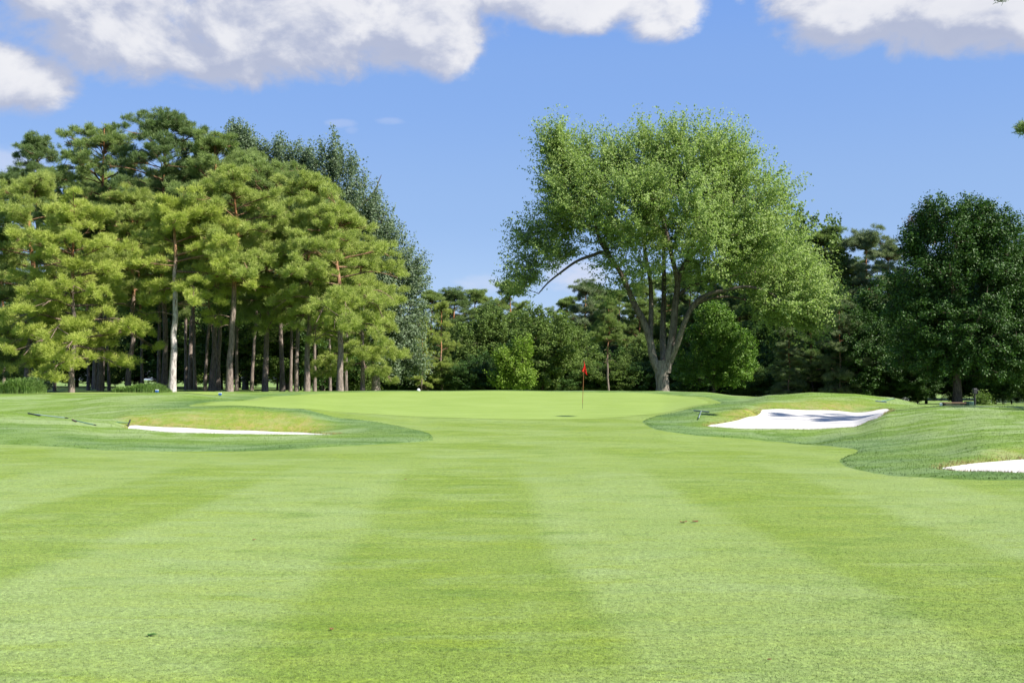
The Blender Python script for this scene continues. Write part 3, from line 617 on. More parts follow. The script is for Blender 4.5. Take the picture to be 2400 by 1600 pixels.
o = broadleaf(21, 'round_tree', e, auto_limbs(1, 5.5, .16, 1.0, 2.6), 560, 80, .135, 'leaf_round', b_, 'bark_dark', (.45, .34), up=.5, inner=.6, bias=.4)
tag(o, 'low rounded glossy green tree just right of the big maple trunk', 'tree')
d_ = 70.0; b_ = gp(2243, d_)
e = [px_ell(b_, 2240, 515, d_, 90, 55), px_ell(b_, 2300, 530, d_, 70, 55), px_ell(b_, 2240, 570, d_, 115, 70), px_ell(b_, 2330, 580, d_, 90, 80), px_ell(b_, 2180, 650, d_, 95, 70), px_ell(b_, 2280, 670, d_, 130, 90), px_ell(b_, 2390, 660, d_, 80, 90),
     px_ell(b_, 2175, 750, d_, 95, 75), px_ell(b_, 2270, 780, d_, 140, 80), px_ell(b_, 2390, 770, d_, 95, 85), px_ell(b_, 2180, 835, d_, 95, 45), px_ell(b_, 2300, 850, d_, 120, 45), px_ell(b_, 2400, 850, d_, 80, 45), px_ell(b_, 2140, 570, d_, 35, 30)]
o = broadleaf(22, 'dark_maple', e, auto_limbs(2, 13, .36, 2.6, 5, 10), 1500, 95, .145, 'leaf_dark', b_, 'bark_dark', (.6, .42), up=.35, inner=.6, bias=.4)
tag(o, 'large dense dark green maple near the right edge, behind the bench', 'tree')

# ------------------------------------------------------------------ left pine grove: px of the trunk, distance, top row, crown base row, radius (m), needles, trunk radius
G1 = 'pines of the grove left of the green'
def P_(px, d, top, cb, R, mat, r0, seed, label, **kw):
    b = gp(px, d); H = height_for(px, d, top); hb = max(.8, at(px, cb, d)[2] - b[2])
    o = pine(seed, H, hb, R, mat, r0, loc=b, **kw); tag(o, label, 'tree', G1); return o
hero = [
 (168, 57, 470, 850, 4.3, 'needle_yellow', .17, 101, 'yellow-green pine with foliage almost to the ground between the two tall grass clumps', dict(pads=135, low=.25, pad_r=.85, dead=4)),
 (403, 58, 455, 690, 3.5, 'needle_yellow', .245, 102, 'pine with the brightest sunlit grey trunk, just right of the right tall grass clump', dict(bark='bark_pale', pads=60, pad_r=.78, low=.3, dead=9, side=(0, .35))),
 (385, 70, 243, 560, 4.8, 'needle_dark', .235, 103, 'tallest pine of the grove with a dark pointed top', dict(pads=125, top_round=1.3)),
 (538, 60, 395, 680, 4.0, 'needle_bright', .24, 104, 'bright pine with a thick straight trunk, second tall pale trunk right of the grass clump', dict(pads=100, low=.2, dead=8)),
 (62, 62, 395, 820, 4.4, 'needle_bright', .26, 105, 'pine with a thick dark trunk behind the left tall grass clump', dict(pads=105, low=.15)),
 (78, 76, 297, 520, 3.4, 'needle_dark', .22, 106, 'high dark pine top at the far left against the sky', dict(pads=60)),
 (235, 72, 275, 560, 4.4, 'needle_mid', .24, 107, 'pine with a flat olive top between the far left pine and the tallest one', dict(pads=95)),
 (495, 68, 290, 640, 4.3, 'needle_mid', .22, 108, 'pine with a broad mid green top right of the tallest pine', dict(pads=100)),
 (621, 66, 370, 730, 4.2, 'needle_mid', .22, 109, 'pine whose grey trunk stands alone above the left end of the green', dict(pads=100, low=.2)),
 (719, 63, 395, 750, 4.0, 'needle_bright', .21, 110, 'pine with a pale crooked trunk at the right part of the grove', dict(pads=95, low=.3)),
 (797, 60, 470, 750, 4.2, 'needle_bright', .23, 111, 'pine with the pale trunk at the right end of the row of trunks', dict(pads=110, low=.35, side=(0, .0))),
 (662, 72, 380, 680, 3.8, 'needle_mid', .20, 112, 'pine with an orange-brown trunk right of the lone grey trunk', dict(pads=85)),
 (300, 66, 420, 700, 3.6, 'needle_bright', .20, 113, 'pine filling the gap between the yellow pine and the pale trunk', dict(pads=85)),
 (-25, 64, 520, 860, 4.0, 'needle_mid', .22, 114, 'half visible pine cut by the left edge', dict(pads=80, low=.2)),
 (850, 68, 560, 860, 3.3, 'needle_bright', .17, 115, 'low bright pine at the right end of the grove in front of the grey-green poplar', dict(pads=75, low=.4, dead=3)),
]
HER = []
for (px, d, top, cb, R, mt, r0, sd, lab, kw) in hero: HER.append((P_(px, d, top, cb, R, mt, r0, sd, lab, **kw), px, d, height_for(px, d, top)))
def place(src, H0, px, d, top, label, cat, group, rz, fat=1.0):
    b = gp(px, d); H = height_for(px, d, top); s = H / H0
    c = copy_tree(src); c.location = b; c.rotation_euler = (0, 0, rz); c.scale = (s * fat, s * fat, s); tag(c, label, cat, group); return c
ORD = ['first', 'second', 'third', 'fourth', 'fifth', 'sixth', 'seventh', 'eighth', 'ninth', 'tenth', 'eleventh', 'twelfth', 'thirteenth', 'fourteenth', 'fifteenth', 'sixteenth', 'seventeenth', 'eighteenth', 'nineteenth', 'twentieth'] + ['twenty-' + x for x in ['first', 'second', 'third', 'fourth', 'fifth', 'sixth', 'seventh', 'eighth', 'ninth']]
extra = [(128, 64, 430, 6), (207, 70, 400, 11), (221, 82, 420, 3), (240, 92, 400, 8), (256, 66, 440, 11), (334, 68, 400, 7), (372, 74, 400, 8), (436, 80, 380, 11), (446, 84, 380, 3), (458, 78, 360, 7), (481, 66, 380, 11),
         (511, 70, 380, 3), (555, 67, 330, 7), (590, 80, 360, 11), (681, 66, 450, 8), (695, 74, 420, 3), (738, 68, 440, 8), (756, 84, 450, 7), (774, 78, 450, 11), (811, 72, 520, 3), (10, 78, 420, 7)]
for k, (px, d, top, hi) in enumerate(extra):
    d = d * 1.12
    src = HER[hi][0]
    place(src, HER[hi][3], px, d, top, 'slim pine among bigger grove pines, %s slim trunk from left' % ORD[k], 'tree', G1, k * 1.7 + .6, .68)

# grey-green poplars behind the grove
def spire_ell(base, pts, d, s_=1.0):
    return [px_ell(base, px, py, d, rx, ry) for (px, py, rx, ry) in pts]
d_ = 96.0; b_ = gp(880, d_)
e = spire_ell(b_, [(785, 365, 32, 45), (760, 400, 35, 50), (815, 430, 42, 60), (850, 490, 45, 65), (880, 540, 50, 65), (905, 600, 60, 70), (930, 670, 65, 70), (935, 740, 60, 70), (910, 800, 65, 60), (965, 640, 30, 45), (820, 560, 60, 90), (850, 680, 80, 90), (955, 840, 45, 40)], d_)
L = [([np.array([0, 0, -.3]), np.array([0, 0, 3]), np.array([-.6, 0, 8]), np.array([-1.8, 0, 14]), np.array([-3.4, 0, 20])], .45, .05)]
for k in range(9):
    z = 3 + k * 1.9; sx = (-1) ** k; L.append(([np.array([-.02 * z * z * .3, 0, z]), np.array([sx * 1.5 - .02 * z * z * .3, .8 * (k % 3 - 1), z + 1.6]), np.array([sx * 2.3 - .02 * z * z * .3, 1.2 * (k % 3 - 1), z + 3.6])], .16, .03))
o = broadleaf(31, 'poplar_tree', e, L, 1250, 70, .18, 'leaf_poplar', b_, 'bark_grey', (1.3, .4), up=.95, inner=.45, bias=.5)
tag(o, 'tall grey-green poplar sloping down at the right end of the pine grove', 'tree', 'grey-green poplars behind the grove'); POP = o; POPH = height_for(880, d_, 320)
for (px, d, top, pts, lab, sd) in [
   (670, 98, 325, [(640, 365, 22, 40), (665, 370, 20, 45), (700, 375, 22, 38), (725, 385, 18, 35), (660, 440, 55, 60), (715, 440, 50, 60), (690, 520, 70, 70)], 'grey-green poplar with ragged tips above the middle of the grove', 32),
   (575, 98, 300, [(553, 330, 18, 35), (575, 345, 18, 35), (590, 370, 22, 30), (570, 430, 50, 60)], 'grey-green poplar tip showing right of the tallest pines', 33)]:
    b_ = gp(px, d); e = spire_ell(b_, pts, d); H = height_for(px, d, top)
    o = broadleaf(sd, 'poplar_tree', e, auto_limbs(sd, H * .92, .3, 6, 2.5, 8), 460, 70, .18, 'leaf_poplar', b_, 'bark_grey', (1.2, .38), up=1.0)
    tag(o, lab, 'tree', 'grey-green poplars behind the grove')

# ------------------------------------------------------------------ background wood: prototypes, then copies
def ball_tree(seed, H, R, mat, name, c0=.08, n=480, per=70, size=.20, clump=(.75, .45), up=.4):
    r = np.random.default_rng(seed); e = []
    for k in range(9):
        t = (k + .5) / 9; z = H * (c0 + .12 + (1 - c0 - .24) * t); rr = R * math.sin(PI * (.22 + .62 * t)) * .72; th = k * 2.4
        e.append((math.cos(th) * R * .3, math.sin(th) * R * .3, z, rr, rr, H * .16, 1.0))
    return broadleaf(seed, name, e, auto_limbs(seed, H * .95, .13, H * .16, R, 7), n, per, size, mat, (0, 0, 0), 'bark_dark', clump, up=up, inner=.5, bias=.45)
protoB = {'wood': [ball_tree(41, 12, 4.6, 'leaf_wood', 'broadleaf_tree'), ball_tree(42, 12, 3.9, 'leaf_wood', 'broadleaf_tree')],
          'dark': [ball_tree(43, 12, 4.8, 'leaf_dark', 'broadleaf_tree')]}
protoP = {'mid': [pine(51, 14, 2.0, 3.4, 'needle_mid', .16, pads=120, low=.2), pine(52, 14, 3.2, 3.3, 'needle_mid', .16, pads=115)],
          'dark': [pine(53, 14, 2.4, 3.4, 'needle_dark', .16, pads=120, low=.15)], 'grey': [pine(54, 14, 1.6, 3.3, 'needle_grey', .16, pads=120, low=.3, dead=9)],
          'bare': [pine(56, 14, 7.5, 2.8, 'needle_mid', .19, pads=60, dead=9)], 'yel': [pine(55, 14, 2.5, 2.6, 'needle_bright', .17, pads=50, low=.1, dead=6)]}
used = set()
def put(kind, vari, px, d, top, label, group, rz, fat=1.0):
    P0 = {'B': protoB, 'P': protoP}[kind[0]]; lst = P0[kind[1:]]; src = lst[vari % len(lst)]; H0 = 12.0 if kind[0] == 'B' else 14.0
    b = gp(px, d); H = height_for(px, d, top); s = H / H0
    if src.name not in used: used.add(src.name); c = src
    else: c = copy_tree(src)
    c.location = b; c.rotation_euler = (0, 0, rz); c.scale = (s * fat, s * fat, s); tag(c, label, 'tree', group)
    return c
back = [ # kind, px, distance, top row, fatness, own label or None
 ('Pyel', 1035, 108, 700, .95, 'slim yellowish pine in front of the wood, left of its dark broadleaf trees'), ('Pyel', 988, 104, 745, .85, 'lower yellowish pine beside the grey-green poplar, at the left end of the far wood'),
 ('Pmid', 1010, 128, 674, 1.2, None), ('Pdark', 1065, 130, 672, 1.2, None), ('Pmid', 1115, 134, 676, 1.2, None), ('Pdark', 1150, 126, 705, 1.1, None), ('Pmid', 1195, 136, 655, 1.1, None),
 ('Bwood', 1110, 118, 745, 1.2, None), ('Bwood', 1165, 120, 715, 1.2, None), ('Bwood', 1215, 122, 720, 1.1, None), ('Bdark', 1062, 120, 800, 1.3, None), ('Bdark', 1130, 112, 820, 1.3, None),
 ('Bwood', 1272, 104, 712, 1.15, 'dense dark round tree behind the lime green bush'), ('Bwood', 1325, 112, 742, 1.1, None), ('Bdark', 1240, 112, 770, 1.2, None),
 ('Pgrey', 1372, 122, 652, 1.1, None), ('Pmid', 1330, 132, 690, 1.1, None), ('Pdark', 1405, 130, 668, 1.1, None), ('Pmid', 1450, 122, 676, 1.1, None), ('Bdark', 1385, 118, 800, 1.2, None), ('Bdark', 1460, 116, 810, 1.2, None),
 ('Pbare', 1427, 99, 690, .9, 'pine with a slim bare orange-brown trunk just right of the flag'), ('Pmid', 1500, 118, 660, 1.1, None), ('Bwood', 1510, 112, 790, 1.2, None), ('Pmid', 1560, 122, 640, 1.1, None), ('Pdark', 1620, 118, 635, 1.1, None), ('Pmid', 1680, 116, 620, 1.1, None), ('Pdark', 1735, 112, 600, 1.1, None), ('Pmid', 1790, 110, 560, 1.1, None), ('Bdark', 1590, 114, 800, 1.2, None), ('Bdark', 1760, 100, 790, 1.2, None),
 ('Pdark', 1840, 104, 530, 1.1, None), ('Bwood', 1888, 98, 478, .75, 'tall grey-topped tree just right of the big maple crown'), ('Pmid', 1940, 98, 525, 1.0, None), ('Pgrey', 2035, 96, 532, 1.0, None), ('Pdark', 1985, 102, 600, 1.1, None), ('Pgrey', 2085, 100, 560, 1.0, None),
 ('Pgrey', 1968, 84, 690, 1.0, 'grey-green pine with a leaning pale trunk behind the mound of the far bunker'), ('Pgrey', 1850, 86, 765, 1.15, 'drooping low grey-green pine behind the mound, left of the leaning pine'), ('Pdark', 1905, 90, 720, 1.1, None),
 ('Bdark', 2045, 84, 720, 1.1, None), ('Bdark', 2100, 90, 640, 1.1, None), ('Bdark', 2010, 92, 760, 1.2, None), ('Bdark', 2330, 86, 560, 1.2, None), ('Bdark', 2440, 84, 520, 1.3, None), ('Bdark', 2150, 82, 830, 1.3, None), ('Bdark', 2350, 80, 830, 1.2, None), ('Bwood', 2420, 76, 840, 1.2, None), ('Bdark', 2250, 84, 820, 1.3, None), ('Bdark', 2560, 84, 560, 1.2, None), ('Bdark', 1820, 96, 820, 1.2, None), ('Bdark', 1690, 104, 820, 1.2, None),
]
back.sort(key=lambda q: q[1]); kk = {}
names = {'P': 'pine', 'B': 'broadleaf tree'}; mood = {'mid': 'mid green', 'dark': 'dark green', 'grey': 'grey-green', 'yel': 'yellowish', 'bare': 'bare-stemmed', 'wood': 'plain green'}
for q in back: 
    if q[5] is None: kk[q[0]] = kk.get(q[0], 0) + 1
seen = {}
for i, (kind, px, d, top, fat, lab) in enumerate(back):
    if lab is None:
        seen[kind] = seen.get(kind, 0) + 1
        lab = '%s %s in the wood behind the green, %s such from left' % (mood[kind[1:]], names[kind[0]], ORD[seen[kind] - 1])
    put(kind, i, px, d, top, lab, 'trees of the wood behind the green', i * 1.13, fat)
# dark understorey behind the grove
k = 0
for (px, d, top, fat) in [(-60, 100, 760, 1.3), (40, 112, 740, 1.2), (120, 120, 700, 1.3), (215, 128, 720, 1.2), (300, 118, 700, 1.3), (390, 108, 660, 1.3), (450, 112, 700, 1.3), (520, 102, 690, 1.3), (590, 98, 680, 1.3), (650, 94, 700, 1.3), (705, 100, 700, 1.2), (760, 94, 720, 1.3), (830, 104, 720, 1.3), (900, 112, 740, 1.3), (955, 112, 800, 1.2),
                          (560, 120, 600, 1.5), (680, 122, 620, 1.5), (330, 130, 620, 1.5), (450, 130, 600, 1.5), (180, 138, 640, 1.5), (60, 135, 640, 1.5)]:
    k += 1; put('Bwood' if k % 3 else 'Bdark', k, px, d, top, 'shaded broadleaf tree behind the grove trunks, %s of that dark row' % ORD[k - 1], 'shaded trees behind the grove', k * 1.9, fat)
k = 0
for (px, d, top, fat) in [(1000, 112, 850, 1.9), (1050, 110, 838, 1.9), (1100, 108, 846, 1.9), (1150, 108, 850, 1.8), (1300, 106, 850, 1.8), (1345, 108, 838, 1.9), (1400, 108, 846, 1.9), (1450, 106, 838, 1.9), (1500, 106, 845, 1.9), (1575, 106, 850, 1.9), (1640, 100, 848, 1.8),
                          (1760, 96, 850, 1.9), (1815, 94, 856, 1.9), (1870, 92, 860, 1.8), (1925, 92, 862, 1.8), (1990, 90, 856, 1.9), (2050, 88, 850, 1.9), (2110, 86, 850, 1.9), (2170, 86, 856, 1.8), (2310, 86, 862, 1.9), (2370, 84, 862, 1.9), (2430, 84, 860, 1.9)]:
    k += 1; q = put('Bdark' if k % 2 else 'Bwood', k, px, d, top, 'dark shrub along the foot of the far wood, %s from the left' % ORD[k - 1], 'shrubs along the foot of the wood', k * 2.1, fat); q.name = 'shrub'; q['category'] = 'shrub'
k = 0
for px in range(-60, 900, 55):
    k += 1; q = put('Bwood' if k % 2 else 'Bdark', k, px, 138, 868 - 14 * (k % 3), 'low leafy shrub far behind the grove trunks, %s from the left' % ORD[k - 1], 'shrubs behind the grove', k * 1.3, 1.9); q.name = 'shrub'; q['category'] = 'shrub'
# last row that closes the wood
k = 0
for px in range(960, 2500, 75):
    k += 1; top = np.interp(px, [960, 1150, 1300, 1500, 1800, 2000, 2500], [735, 745, 745, 710, 650, 650, 640])
    put('Bwood' if k % 2 else 'Bdark', k, px, 150 + 6 * (k % 3), float(top) + 12 * (k % 3), 'far tree closing the wood at its back, %s from the left' % ORD[k - 1], 'last row of the wood', k * 2.3, 1.5)
# bright bush and reddish tree
def one(seed, px, d, pts, mat, nm, lab, n=260, per=50, size=.16, tr=.08, **kw):
    b = gp(px, d); H = at(px, min(p[1] - p[3] for p in pts), d)[2] - b[2]
    o = broadleaf(seed, nm, spire_ell(b, pts, d), auto_limbs(seed, H * .85, tr, H * .2, H * .3, 6), n, per, size, mat, b, 'bark_dark', (.6, .4), **kw); tag(o, lab, 'tree'); return o
one(61, 1205, 97, [(1225, 815, 22, 28), (1180, 838, 22, 24), (1205, 855, 36, 34), (1175, 885, 24, 24), (1222, 890, 34, 24)], 'leaf_lime', 'lime_bush', 'bright lime green bush against the dark wood, left of the flag')
one(62, 2170, 92, [(2168, 505, 22, 28), (2150, 530, 25, 30), (2185, 540, 30, 35)], 'leaf_purple', 'reddish_tree', 'brownish red twiggy treetop left of the dark maple', 150, 26, .16, .12)
one(63, 103, 90, [(103, 905, 10, 9), (98, 912, 12, 8)], 'leaf_poplar', 'pale_bush', 'small pale bush right of the left tall grass clump', 60, 40, .14, .03)
one(64, 2300, 62, [(2300, 945, 5, 3), (2309, 946, 4, 2)], 'leaf_wood', 'low_bush', 'small yellow-green bush behind the post near the right edge', 50, 40, .09, .03)

# conifer just outside the right edge: its twigs reach into the top right corner and its shade falls on the far bunker
b_ = np.array([25.5, 30.5, float(ground(25.5, 30.5))])
o = pine(71, 16.3, 5.5, 2.7, 'needle_dark', .2, cap=2, top_round=1.0, pads=26, loc=b_, dead=3, name='pine_tree', pad_r=.6, extra=[(12.0, PI * .985, 9.95, 13.5), (8.2, PI * .975, 9.3, 9.25)]); tag(o, 'dark conifer outside the right edge, only its twig tips show in the top right corner', 'tree')

# ------------------------------------------------------------------ ornamental grass clumps
def grass_clump(seed, px0, px1, d, top, label, n=2600):
    r = np.random.default_rng(seed); b = gp((px0 + px1) / 2, d, -.05); hw = (px1 - px0) / 2 * d / F; Hc = at(px0, top, d)[2] - b[2]
    root = empty('grass_clump', b); Vs = []; N = n
    x = r.uniform(-1, 1, N) * hw * .92; y = r.uniform(-.8, .8, N); th = np.arctan2(y, x) + r.normal(0, .9, N)
    edge = np.sqrt(np.clip(1 - (x / hw) ** 2, .1, 1)) * (1 + .15 * np.sin(x * 3.1)); h = Hc * r.uniform(.9, 1.6, N) * edge; ln = h * r.uniform(.15, .8, N)
    wd = .018; px_, py_ = np.cos(th), np.sin(th); sx, sy = -py_ * wd, px_ * wd
    seg = [(0, 0, 1), (.25, .55, .9), (.62, .9, .7), (1.0, .88, .1)]
    rows = []
    for (o_, z_, w_) in seg:
        cx = x + px_ * ln * o_; cy = y + py_ * ln * o_; cz = h * z_
        rows += [np.stack([cx - sx * w_, cy - sy * w_, cz], 1), np.stack([cx + sx * w_, cy + sy * w_, cz], 1)]
    V = np.stack(rows, 1).reshape(-1, 3); base = np.arange(N)[:, None] * 8
    F_ = np.concatenate([base + np.array([[2 * k, 2 * k + 1, 2 * k + 3, 2 * k + 2]]) for k in range(3)])
    mesh_obj('blades', V, F_, M['blade'], root, attrs={'tint': np.repeat(np.clip(r.normal(.5, .28, N), 0, 1), 8)})
    c = Tubes(); c.add([[-hw * .7, 0, 0], [0, 0, .02], [hw * .7, 0, 0]], [.06, .07, .06], 6); c.build('root_base', M['bark_dark'], root)
    tag(root, label, 'plant', 'clumps of tall ornamental grass'); return root
grass_clump(81, -8, 98, 52, 898, 'tall rounded clump of arching green grass at the left edge')
grass_clump(82, 270, 398, 53, 906, 'long low clump of green grass left of the pale pine trunk', 3200)

# ------------------------------------------------------------------ flag, rakes, tee furniture
def surf(px, py): x, y = hit(px, py); return np.array([x, y, float(ground(x, y))])
M['pole'] = simple_mat('pole_paint', (.20, .085, .03), .4); M['red'] = None
m, t = mat_new('flag_cloth'); c = t.new('ShaderNodeTexCoord'); n = t.noise(c.outputs['Object'], 40, 3)
p = principled(t, t.mix(n, (.62, .012, .012, 1), (.75, .03, .02, 1)), .6, .3); tr = t.new('ShaderNodeBsdfTranslucent'); tr.inputs[0].default_value = (.9, .03, .02, 1)
mx = t.new('ShaderNodeMixShader'); mx.inputs[0].default_value = .3; t.l.new(p.outputs[0], mx.inputs[1]); t.l.new(tr.outputs[0], mx.inputs[2]); out(t, mx.outputs[0]); M['red'] = m
M['gold'] = simple_mat('emblem_gold', (.55, .33, .04), .6); M['black'] = simple_mat('black_plastic', (.02, .02, .022), .5); M['white'] = simple_mat('white_paint', (.8, .8, .8), .5)
M['steel'] = simple_mat('pale_metal', (.42, .52, .52), .35, .5, .3); M['slate'] = simple_mat('slate_plastic', (.10, .14, .16), .5); M['teal'] = simple_mat('teal_plastic', (.04, .15, .14), .5)
M['wood'] = simple_mat('bench_wood', (.14, .085, .05), .7); M['binm'] = simple_mat('bin_green', (.03, .075, .06), .6); M['blue'] = simple_mat('blue_plastic', (.03, .10, .30), .4)
M['leafb'] = simple_mat('dead_leaf', (.16, .07, .03), .8); M['leafg'] = simple_mat('green_tuft', (.03, .09, .01), .8); M['brown'] = simple_mat('divot_soil', (.30, .20, .08), .9)
M['fence'] = simple_mat('fence_white', (.62, .66, .72), .6)
fb = surf(1365, 958); r_ = at(1369, 843, fb[1]); FH = r_[2] - fb[2]
root = empty('golf_flag', fb); tag(root, 'golf pin with a limp red flag standing on the putting green', 'flag')
tb = Tubes(); lx = r_[0] - fb[0]; tb.add([[0, 0, -.1], [lx * .12, 0, FH * .12]], [.006, .008], 8); tb.build('lower_pole', M['black'], root)
tb = Tubes(); tb.add([[lx * .12, 0, FH * .12], [lx * .6, 0, FH * .6], [lx, 0, FH]], [.011, .012, .012], 8); tb.build('pole', M['pole'], root)
tb = Tubes(); tb.add([[0, 0, -.01], [0, 0, .002]], [.054, .054], 16); tb.build('cup_rim', M['white'], root)
tb = Tubes(); tb.add([[lx, 0, FH - .01], [lx, 0, FH + .025]], [.022, .014], 10); tb.build('pole_cap', M['black'], root)
# limp flag: a hanging cloth with folds
nu, nv = 22, 26; Vf = np.zeros((nu, nv, 3)); 
for i in range(nu):
    for j in range(nv):
        s = i / (nu - 1); q = j / (nv - 1)            # s away from the pole, q down
        drop = q * .44 + s * .30 * (1 - .35 * q) ; spread = (.02 + .15 * q + .05 * s) 
        xo = (s * .17 * (.35 + .65 * q)) - .11 * s * q * 1.0 + (-.10 * q * q * (1 - s)) ; xo += .10 * q * s
        Vf[i, j] = (xo + lx * (1 - .1 * q) + .02 * math.sin(s * 9 + q * 3) * q, .045 * math.sin(s * 13 + q * 2.5) * (.3 + q), FH - .03 - drop)
Vf = Vf.reshape(-1, 3); I_ = np.arange(nu * nv).reshape(nu, nv)
Ff = np.stack([I_[:-1, :-1], I_[1:, :-1], I_[1:, 1:], I_[:-1, 1:]], -1).reshape(-1, 4)
fl = mesh_obj('flag', Vf, Ff, M['red'], root, smooth=True)
md = fl.modifiers.new('thickness', 'SOLIDIFY'); md.thickness = .003
sub = (Vf.reshape(nu, nv, 3)[9:14, 13:18]).reshape(-1, 3) + [0, -.012, 0]
I2 = np.arange(25).reshape(5, 5); mesh_obj('emblem', sub, np.stack([I2[:-1, :-1], I2[1:, :-1], I2[1:, 1:], I2[:-1, 1:]], -1).reshape(-1, 4)[[1, 4, 5, 6, 9, 10, 13]], M['gold'], fl)

def box_v(cx, cy, cz, sx, sy, sz):
    v = np.array([[x, y, z] for x in (-.5, .5) for y in (-.5, .5) for z in (-.5, .5)]) * [sx, sy, sz] + [cx, cy, cz]
    f = np.array([[0, 1, 3, 2], [4, 6, 7, 5], [0, 4, 5, 1], [2, 3, 7, 6], [0, 2, 6, 4], [1, 5, 7, 3]]); return v, f
def boxes(name, L, mat, parent, bevel=.004):
    V = []; F_ = []; n = 0
    for q in L: v, f = box_v(*q); V.append(v); F_.append(f + n); n += 8
    o = mesh_obj(name, np.concatenate(V), np.concatenate(F_), mat, parent)
    if bevel: md = o.modifiers.new('bevel', 'BEVEL'); md.width = bevel; md.segments = 2
    return o
def rake(head0, head1, tail, label, mh, mt, group='bunker rakes', lift=.05, grip=None):
    h0, h1, tl = [np.array(q) for q in (head0, head1, tail)]
    c = (h0 + h1) / 2; root = empty('bunker_rake', c); tag(root, label, 'rake', group); u = h1 - h0; Lh = np.linalg.norm(u); u = u / Lh
    tb = Tubes(); tb.add([h0 - c + [0, 0, lift], h1 - c + [0, 0, lift]], [.02, .02], 6); hd = tb.build('head', M[mh], root, False)
    tt = Tubes(); n_ = 12
    for k in range(n_):
        p = h0 - c + u * Lh * (k + .5) / n_ + [0, 0, lift]; dn = unit(np.cross(u, tl - c)); dn = dn if dn[2] < 0 else -dn
        tt.add([p, p + dn * .05], [.008, .004], 4)
    tt.build('tines', M[mh], root, False)
    tb = Tubes(); tb.add([[0, 0, lift + .01], (tl - c) * .5 + [0, 0, lift], tl - c + [0, 0, lift]], [.011, .011, .011], 8); tb.build('handle', M[mt], root)
    tb = Tubes(); q = tl - c; tb.add([q * .92 + [0, 0, lift], q * 1.01 + [0, 0, lift]], [.014, .014], 8); tb.build('grip', M['black'], root)
    return root
rake(surf(1626, 966), surf(1662, 970), surf(1637, 986), 'bunker rake with its head upwards on the grass left of the far bunker', 'slate', 'steel', lift=.07)
a_ = at(2052, 935, 42.6); b2 = at(2078, 933, 42.6); 
for q in (a_, b2): q[2] = ground(q[0], q[1])
ty = np.array([a_[0] + 1.6, 44.6, 0]); ty[2] = ground(ty[0], ty[1])
rake(a_, b2, ty, 'bunker rake lying on the right shoulder of the mound above the far bunker', 'slate', 'teal', lift=.06)
def onto(px, d): x, y = PD(px, d); return np.array([x, y, float(ground(x, y))])
h0 = surf(70, 966.5); h1 = surf(95, 967.5); tl = surf(160, 970.5)
rake(onto(67, 30.2), onto(95, 29.5), onto(160, 29.2), 'bunker rake with a black head and long pale handle on the left mound', 'black', 'steel', lift=.06)
rake(onto(171, 29.0), onto(180, 28.6), onto(226, 28.3), 'bunker rake with a thin teal handle on the slope right of the black-headed one', 'wood', 'teal', lift=.05)
# rake standing on its edge at the left tip of the left bunker
h = surf(299, 1000); root = rake(h + [0, 0, -.02], h + [.06, .05, .20], h + [-1.1, .35, .14], 'black rake head sticking up at the left tip of the left bunker', 'black', 'teal', lift=.02)

def tee_marker(px, py, d, label):
    b = onto(px, d); root = empty('tee_marker', b); tag(root, label, 'tee marker', 'tee markers')
    boxes('body', [(0, 0, .12, .13, .12, .10)], M['blue'], root, .01); boxes('cap', [(0, 0, .18, .145, .13, .02)], M['white'], root, .005); boxes('stake', [(0, 0, .035, .03, .03, .08)], M['black'], root, 0)
tee_marker(368, 921, 48.4, 'small blue tee marker in front of the right tall grass clump'); tee_marker(516, 921, 48.0, 'small blue tee marker among the trunks near the left end of the green')
b = onto(981, 60.5); root = empty('marker_cone', b); tag(root, 'small white marker on the skyline behind the putting green', 'marker')
tb = Tubes(); tb.add([[0, 0, -.05], [0, 0, .07], [0, 0, .12], [0, 0, .16], [0, 0, .17]], [.10, .10, .08, .04, .01], 12); tb.build('body', M['white'], root); tb = Tubes(); tb.add([[0, 0, .0], [0, 0, .05]], [.12, .12], 12); tb.build('base_ring', M['white'], root)
# bench, bin, post beside the dark maple
d_ = 52.0; zb = lambda px: onto(px, d_)
b = zb(2233); root = empty('bench', b); tag(root, 'low wooden bench with dark sides in front of the dark maple', 'bench'); Lb = 52 * d_ / F
tz = at(2233, 943.5, d_)[2] - b[2]; bz = 0.0
boxes('seat', [(0, k * .13, tz, Lb, .11, .05) for k in (-1.5, -.5, .5, 1.5)], M['wood'], root); boxes('skirt', [(0, -.2, tz * .5 - .03, Lb * .94, .04, tz - .12)], M['black'], root)
for s_ in (-1, 1): boxes('leg', [(s_ * Lb * .42, 0, tz * .5 - .04, .08, .4, tz + .02)], M['black'], root)
b = zb(2270); root = empty('litter_bin', b); tag(root, 'green slatted litter bin at the right end of the bench', 'bin'); hz_ = at(2270, 941, d_)[2] - b[2]
boxes('slats', [(math.cos(k * PI / 7) * .21, math.sin(k * PI / 7) * .21, hz_ * .5, .05, .05, hz_) for k in range(14)], M['binm'], root); tb = Tubes(); tb.add([[0, 0, hz_ * .9], [0, 0, hz_ + .02]], [.235, .235], 20); tb.build('rim', M['binm'], root)
tb = Tubes(); tb.add([[0, 0, 0], [0, 0, hz_ * .92]], [.17, .17], 16); tb.build('liner', M['black'], root)
b = zb(2284); root = empty('ball_washer', b); tag(root, 'black post with a ball washer on top right of the litter bin', 'post'); hz_ = at(2284, 921, d_)[2] - b[2]
tb = Tubes(); tb.add([[0, 0, -.1], [0, 0, hz_]], [.045, .045], 10); tb.build('post', M['black'], root); boxes('washer_body', [(0, 0, hz_ + .1, .2, .2, .3)], M['black'], root, .03); tb = Tubes(); tb.add([[.1, 0, hz_ + .15], [.22, 0, hz_ + .15]], [.02, .02], 8); tb.build('handle', M['black'], root)
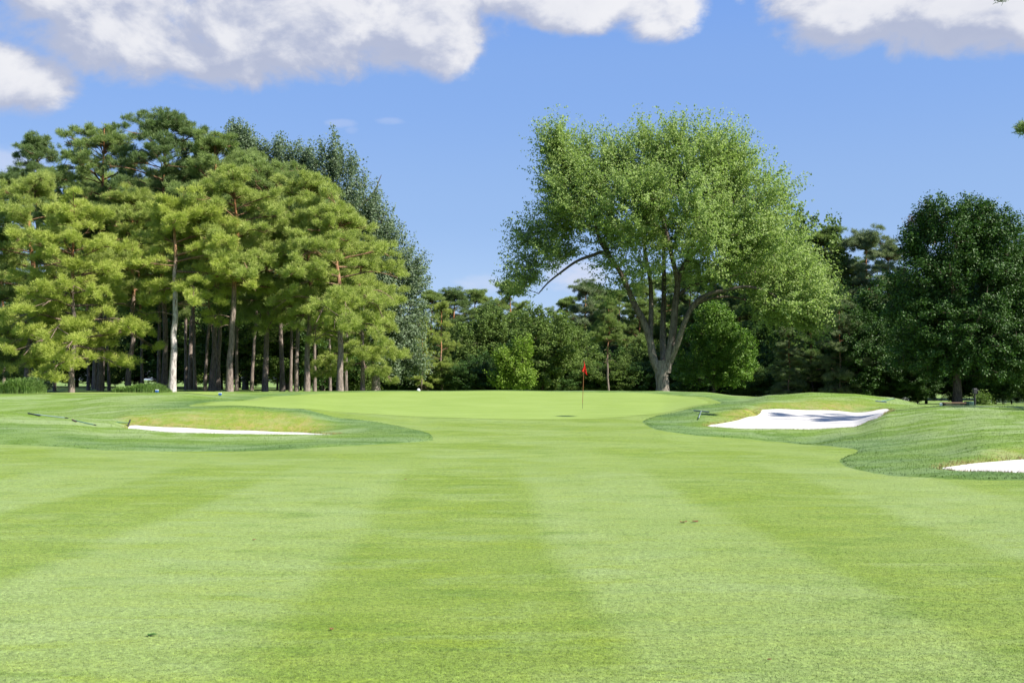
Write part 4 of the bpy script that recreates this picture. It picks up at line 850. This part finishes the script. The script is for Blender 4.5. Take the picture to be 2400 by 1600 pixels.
b = zb(2205); root = empty('white_marker', b); tag(root, 'small white box left of the bench', 'marker'); hz_ = at(2205, 945, d_)[2] - b[2]
boxes('body', [(0, 0, hz_ * .5, .13, .13, hz_)], M['white'], root, .02); boxes('lid', [(0, 0, hz_ + .012, .16, .16, .02)], M['white'], root, .005)
# white board fence seen through the trees
def fence(px0, px1, d0, d1, z0, z1, label):
    a0 = onto(px0, d0); a1 = onto(px1, d1); root = empty('board_fence', a0); tag(root, label, 'fence', 'white board fences behind the trees'); u = a1 - a0; L = np.linalg.norm(u[:2]); ang = math.atan2(u[1], u[0]); root.rotation_euler = (0, 0, ang)
    n = int(L / .2); boxes('boards', [(k * .2 + .1, 0, (z0 + z1) / 2, .185, .03, z1 - z0) for k in range(n)], M['fence'], root, 0)
    boxes('rail', [(L / 2, .05, z0 + .25, L, .05, .1), (L / 2, .05, z1 - .25, L, .05, .1)], M['fence'], root, 0)
    for k in range(int(L / 2.4) + 1): boxes('post', [(k * 2.4, .12, z1 / 2, .1, .1, z1 + .1)], M['fence'], root, 0)
fence(1600, 2130, 106, 100, .1, 2.1, 'pale board fence glimpsed under the trees right of the big maple')
fence(2290, 2500, 96, 92, .1, 2.4, 'pale board fence glimpsed behind the post at the right edge')
# litter, dead leaves and divots on the fairway
def scrap(px, py, kind, label, size=.05, n=1):
    size *= .42
    b = surf(px, py); r = np.random.default_rng(int(px + py)); root_v = []; fs = []
    nn = 5; an = np.linspace(0, 2 * PI, 10)[:-1]
    rad = size * r.uniform(.55, 1.1, 9); zz = r.uniform(.002, .004 + size * .45, 9)
    V = np.concatenate([[[0, 0, .012]], np.stack([np.cos(an) * rad * 1.5, np.sin(an) * rad, zz + .008], 1)]); F_ = np.array([[0, k, k % 9 + 1] for k in range(1, 10)])
    o = mesh_obj(kind, V, F_, M[{'dead_leaf': 'leafb', 'grass_tuft': 'leafg', 'litter': 'white', 'divot': 'brown'}[kind]]); o.location = b + [0, 0, .004]; md = o.modifiers.new('thickness', 'SOLIDIFY'); md.thickness = .004
    tag(o, label, {'dead_leaf': 'leaf', 'grass_tuft': 'grass tuft', 'litter': 'litter', 'divot': 'divot'}[kind], 'bits lying on the fairway')
scrap(1602, 1226, 'dead_leaf', 'brown curled leaf, left one of the pair on the right half of the fairway', .075); scrap(1630, 1225, 'dead_leaf', 'brown curled leaf, right one of the pair on the right half of the fairway', .065)
scrap(595, 1268, 'dead_leaf', 'small dark brown leaf on the pale mowing stripe left of centre', .04); scrap(777, 1481, 'dead_leaf', 'small dark brown leaf near the bottom left of centre', .03); scrap(1803, 1554, 'dead_leaf', 'small dark leaf near the bottom right', .02)
scrap(355, 1494, 'grass_tuft', 'small dark green grass tuft at the lower left', .045); scrap(2393, 1120, 'litter', 'small white scrap at the right edge below the near bunker', .09)
scrap(950, 1125, 'dead_leaf', 'tiny dark leaf above the middle of the fairway', .03)
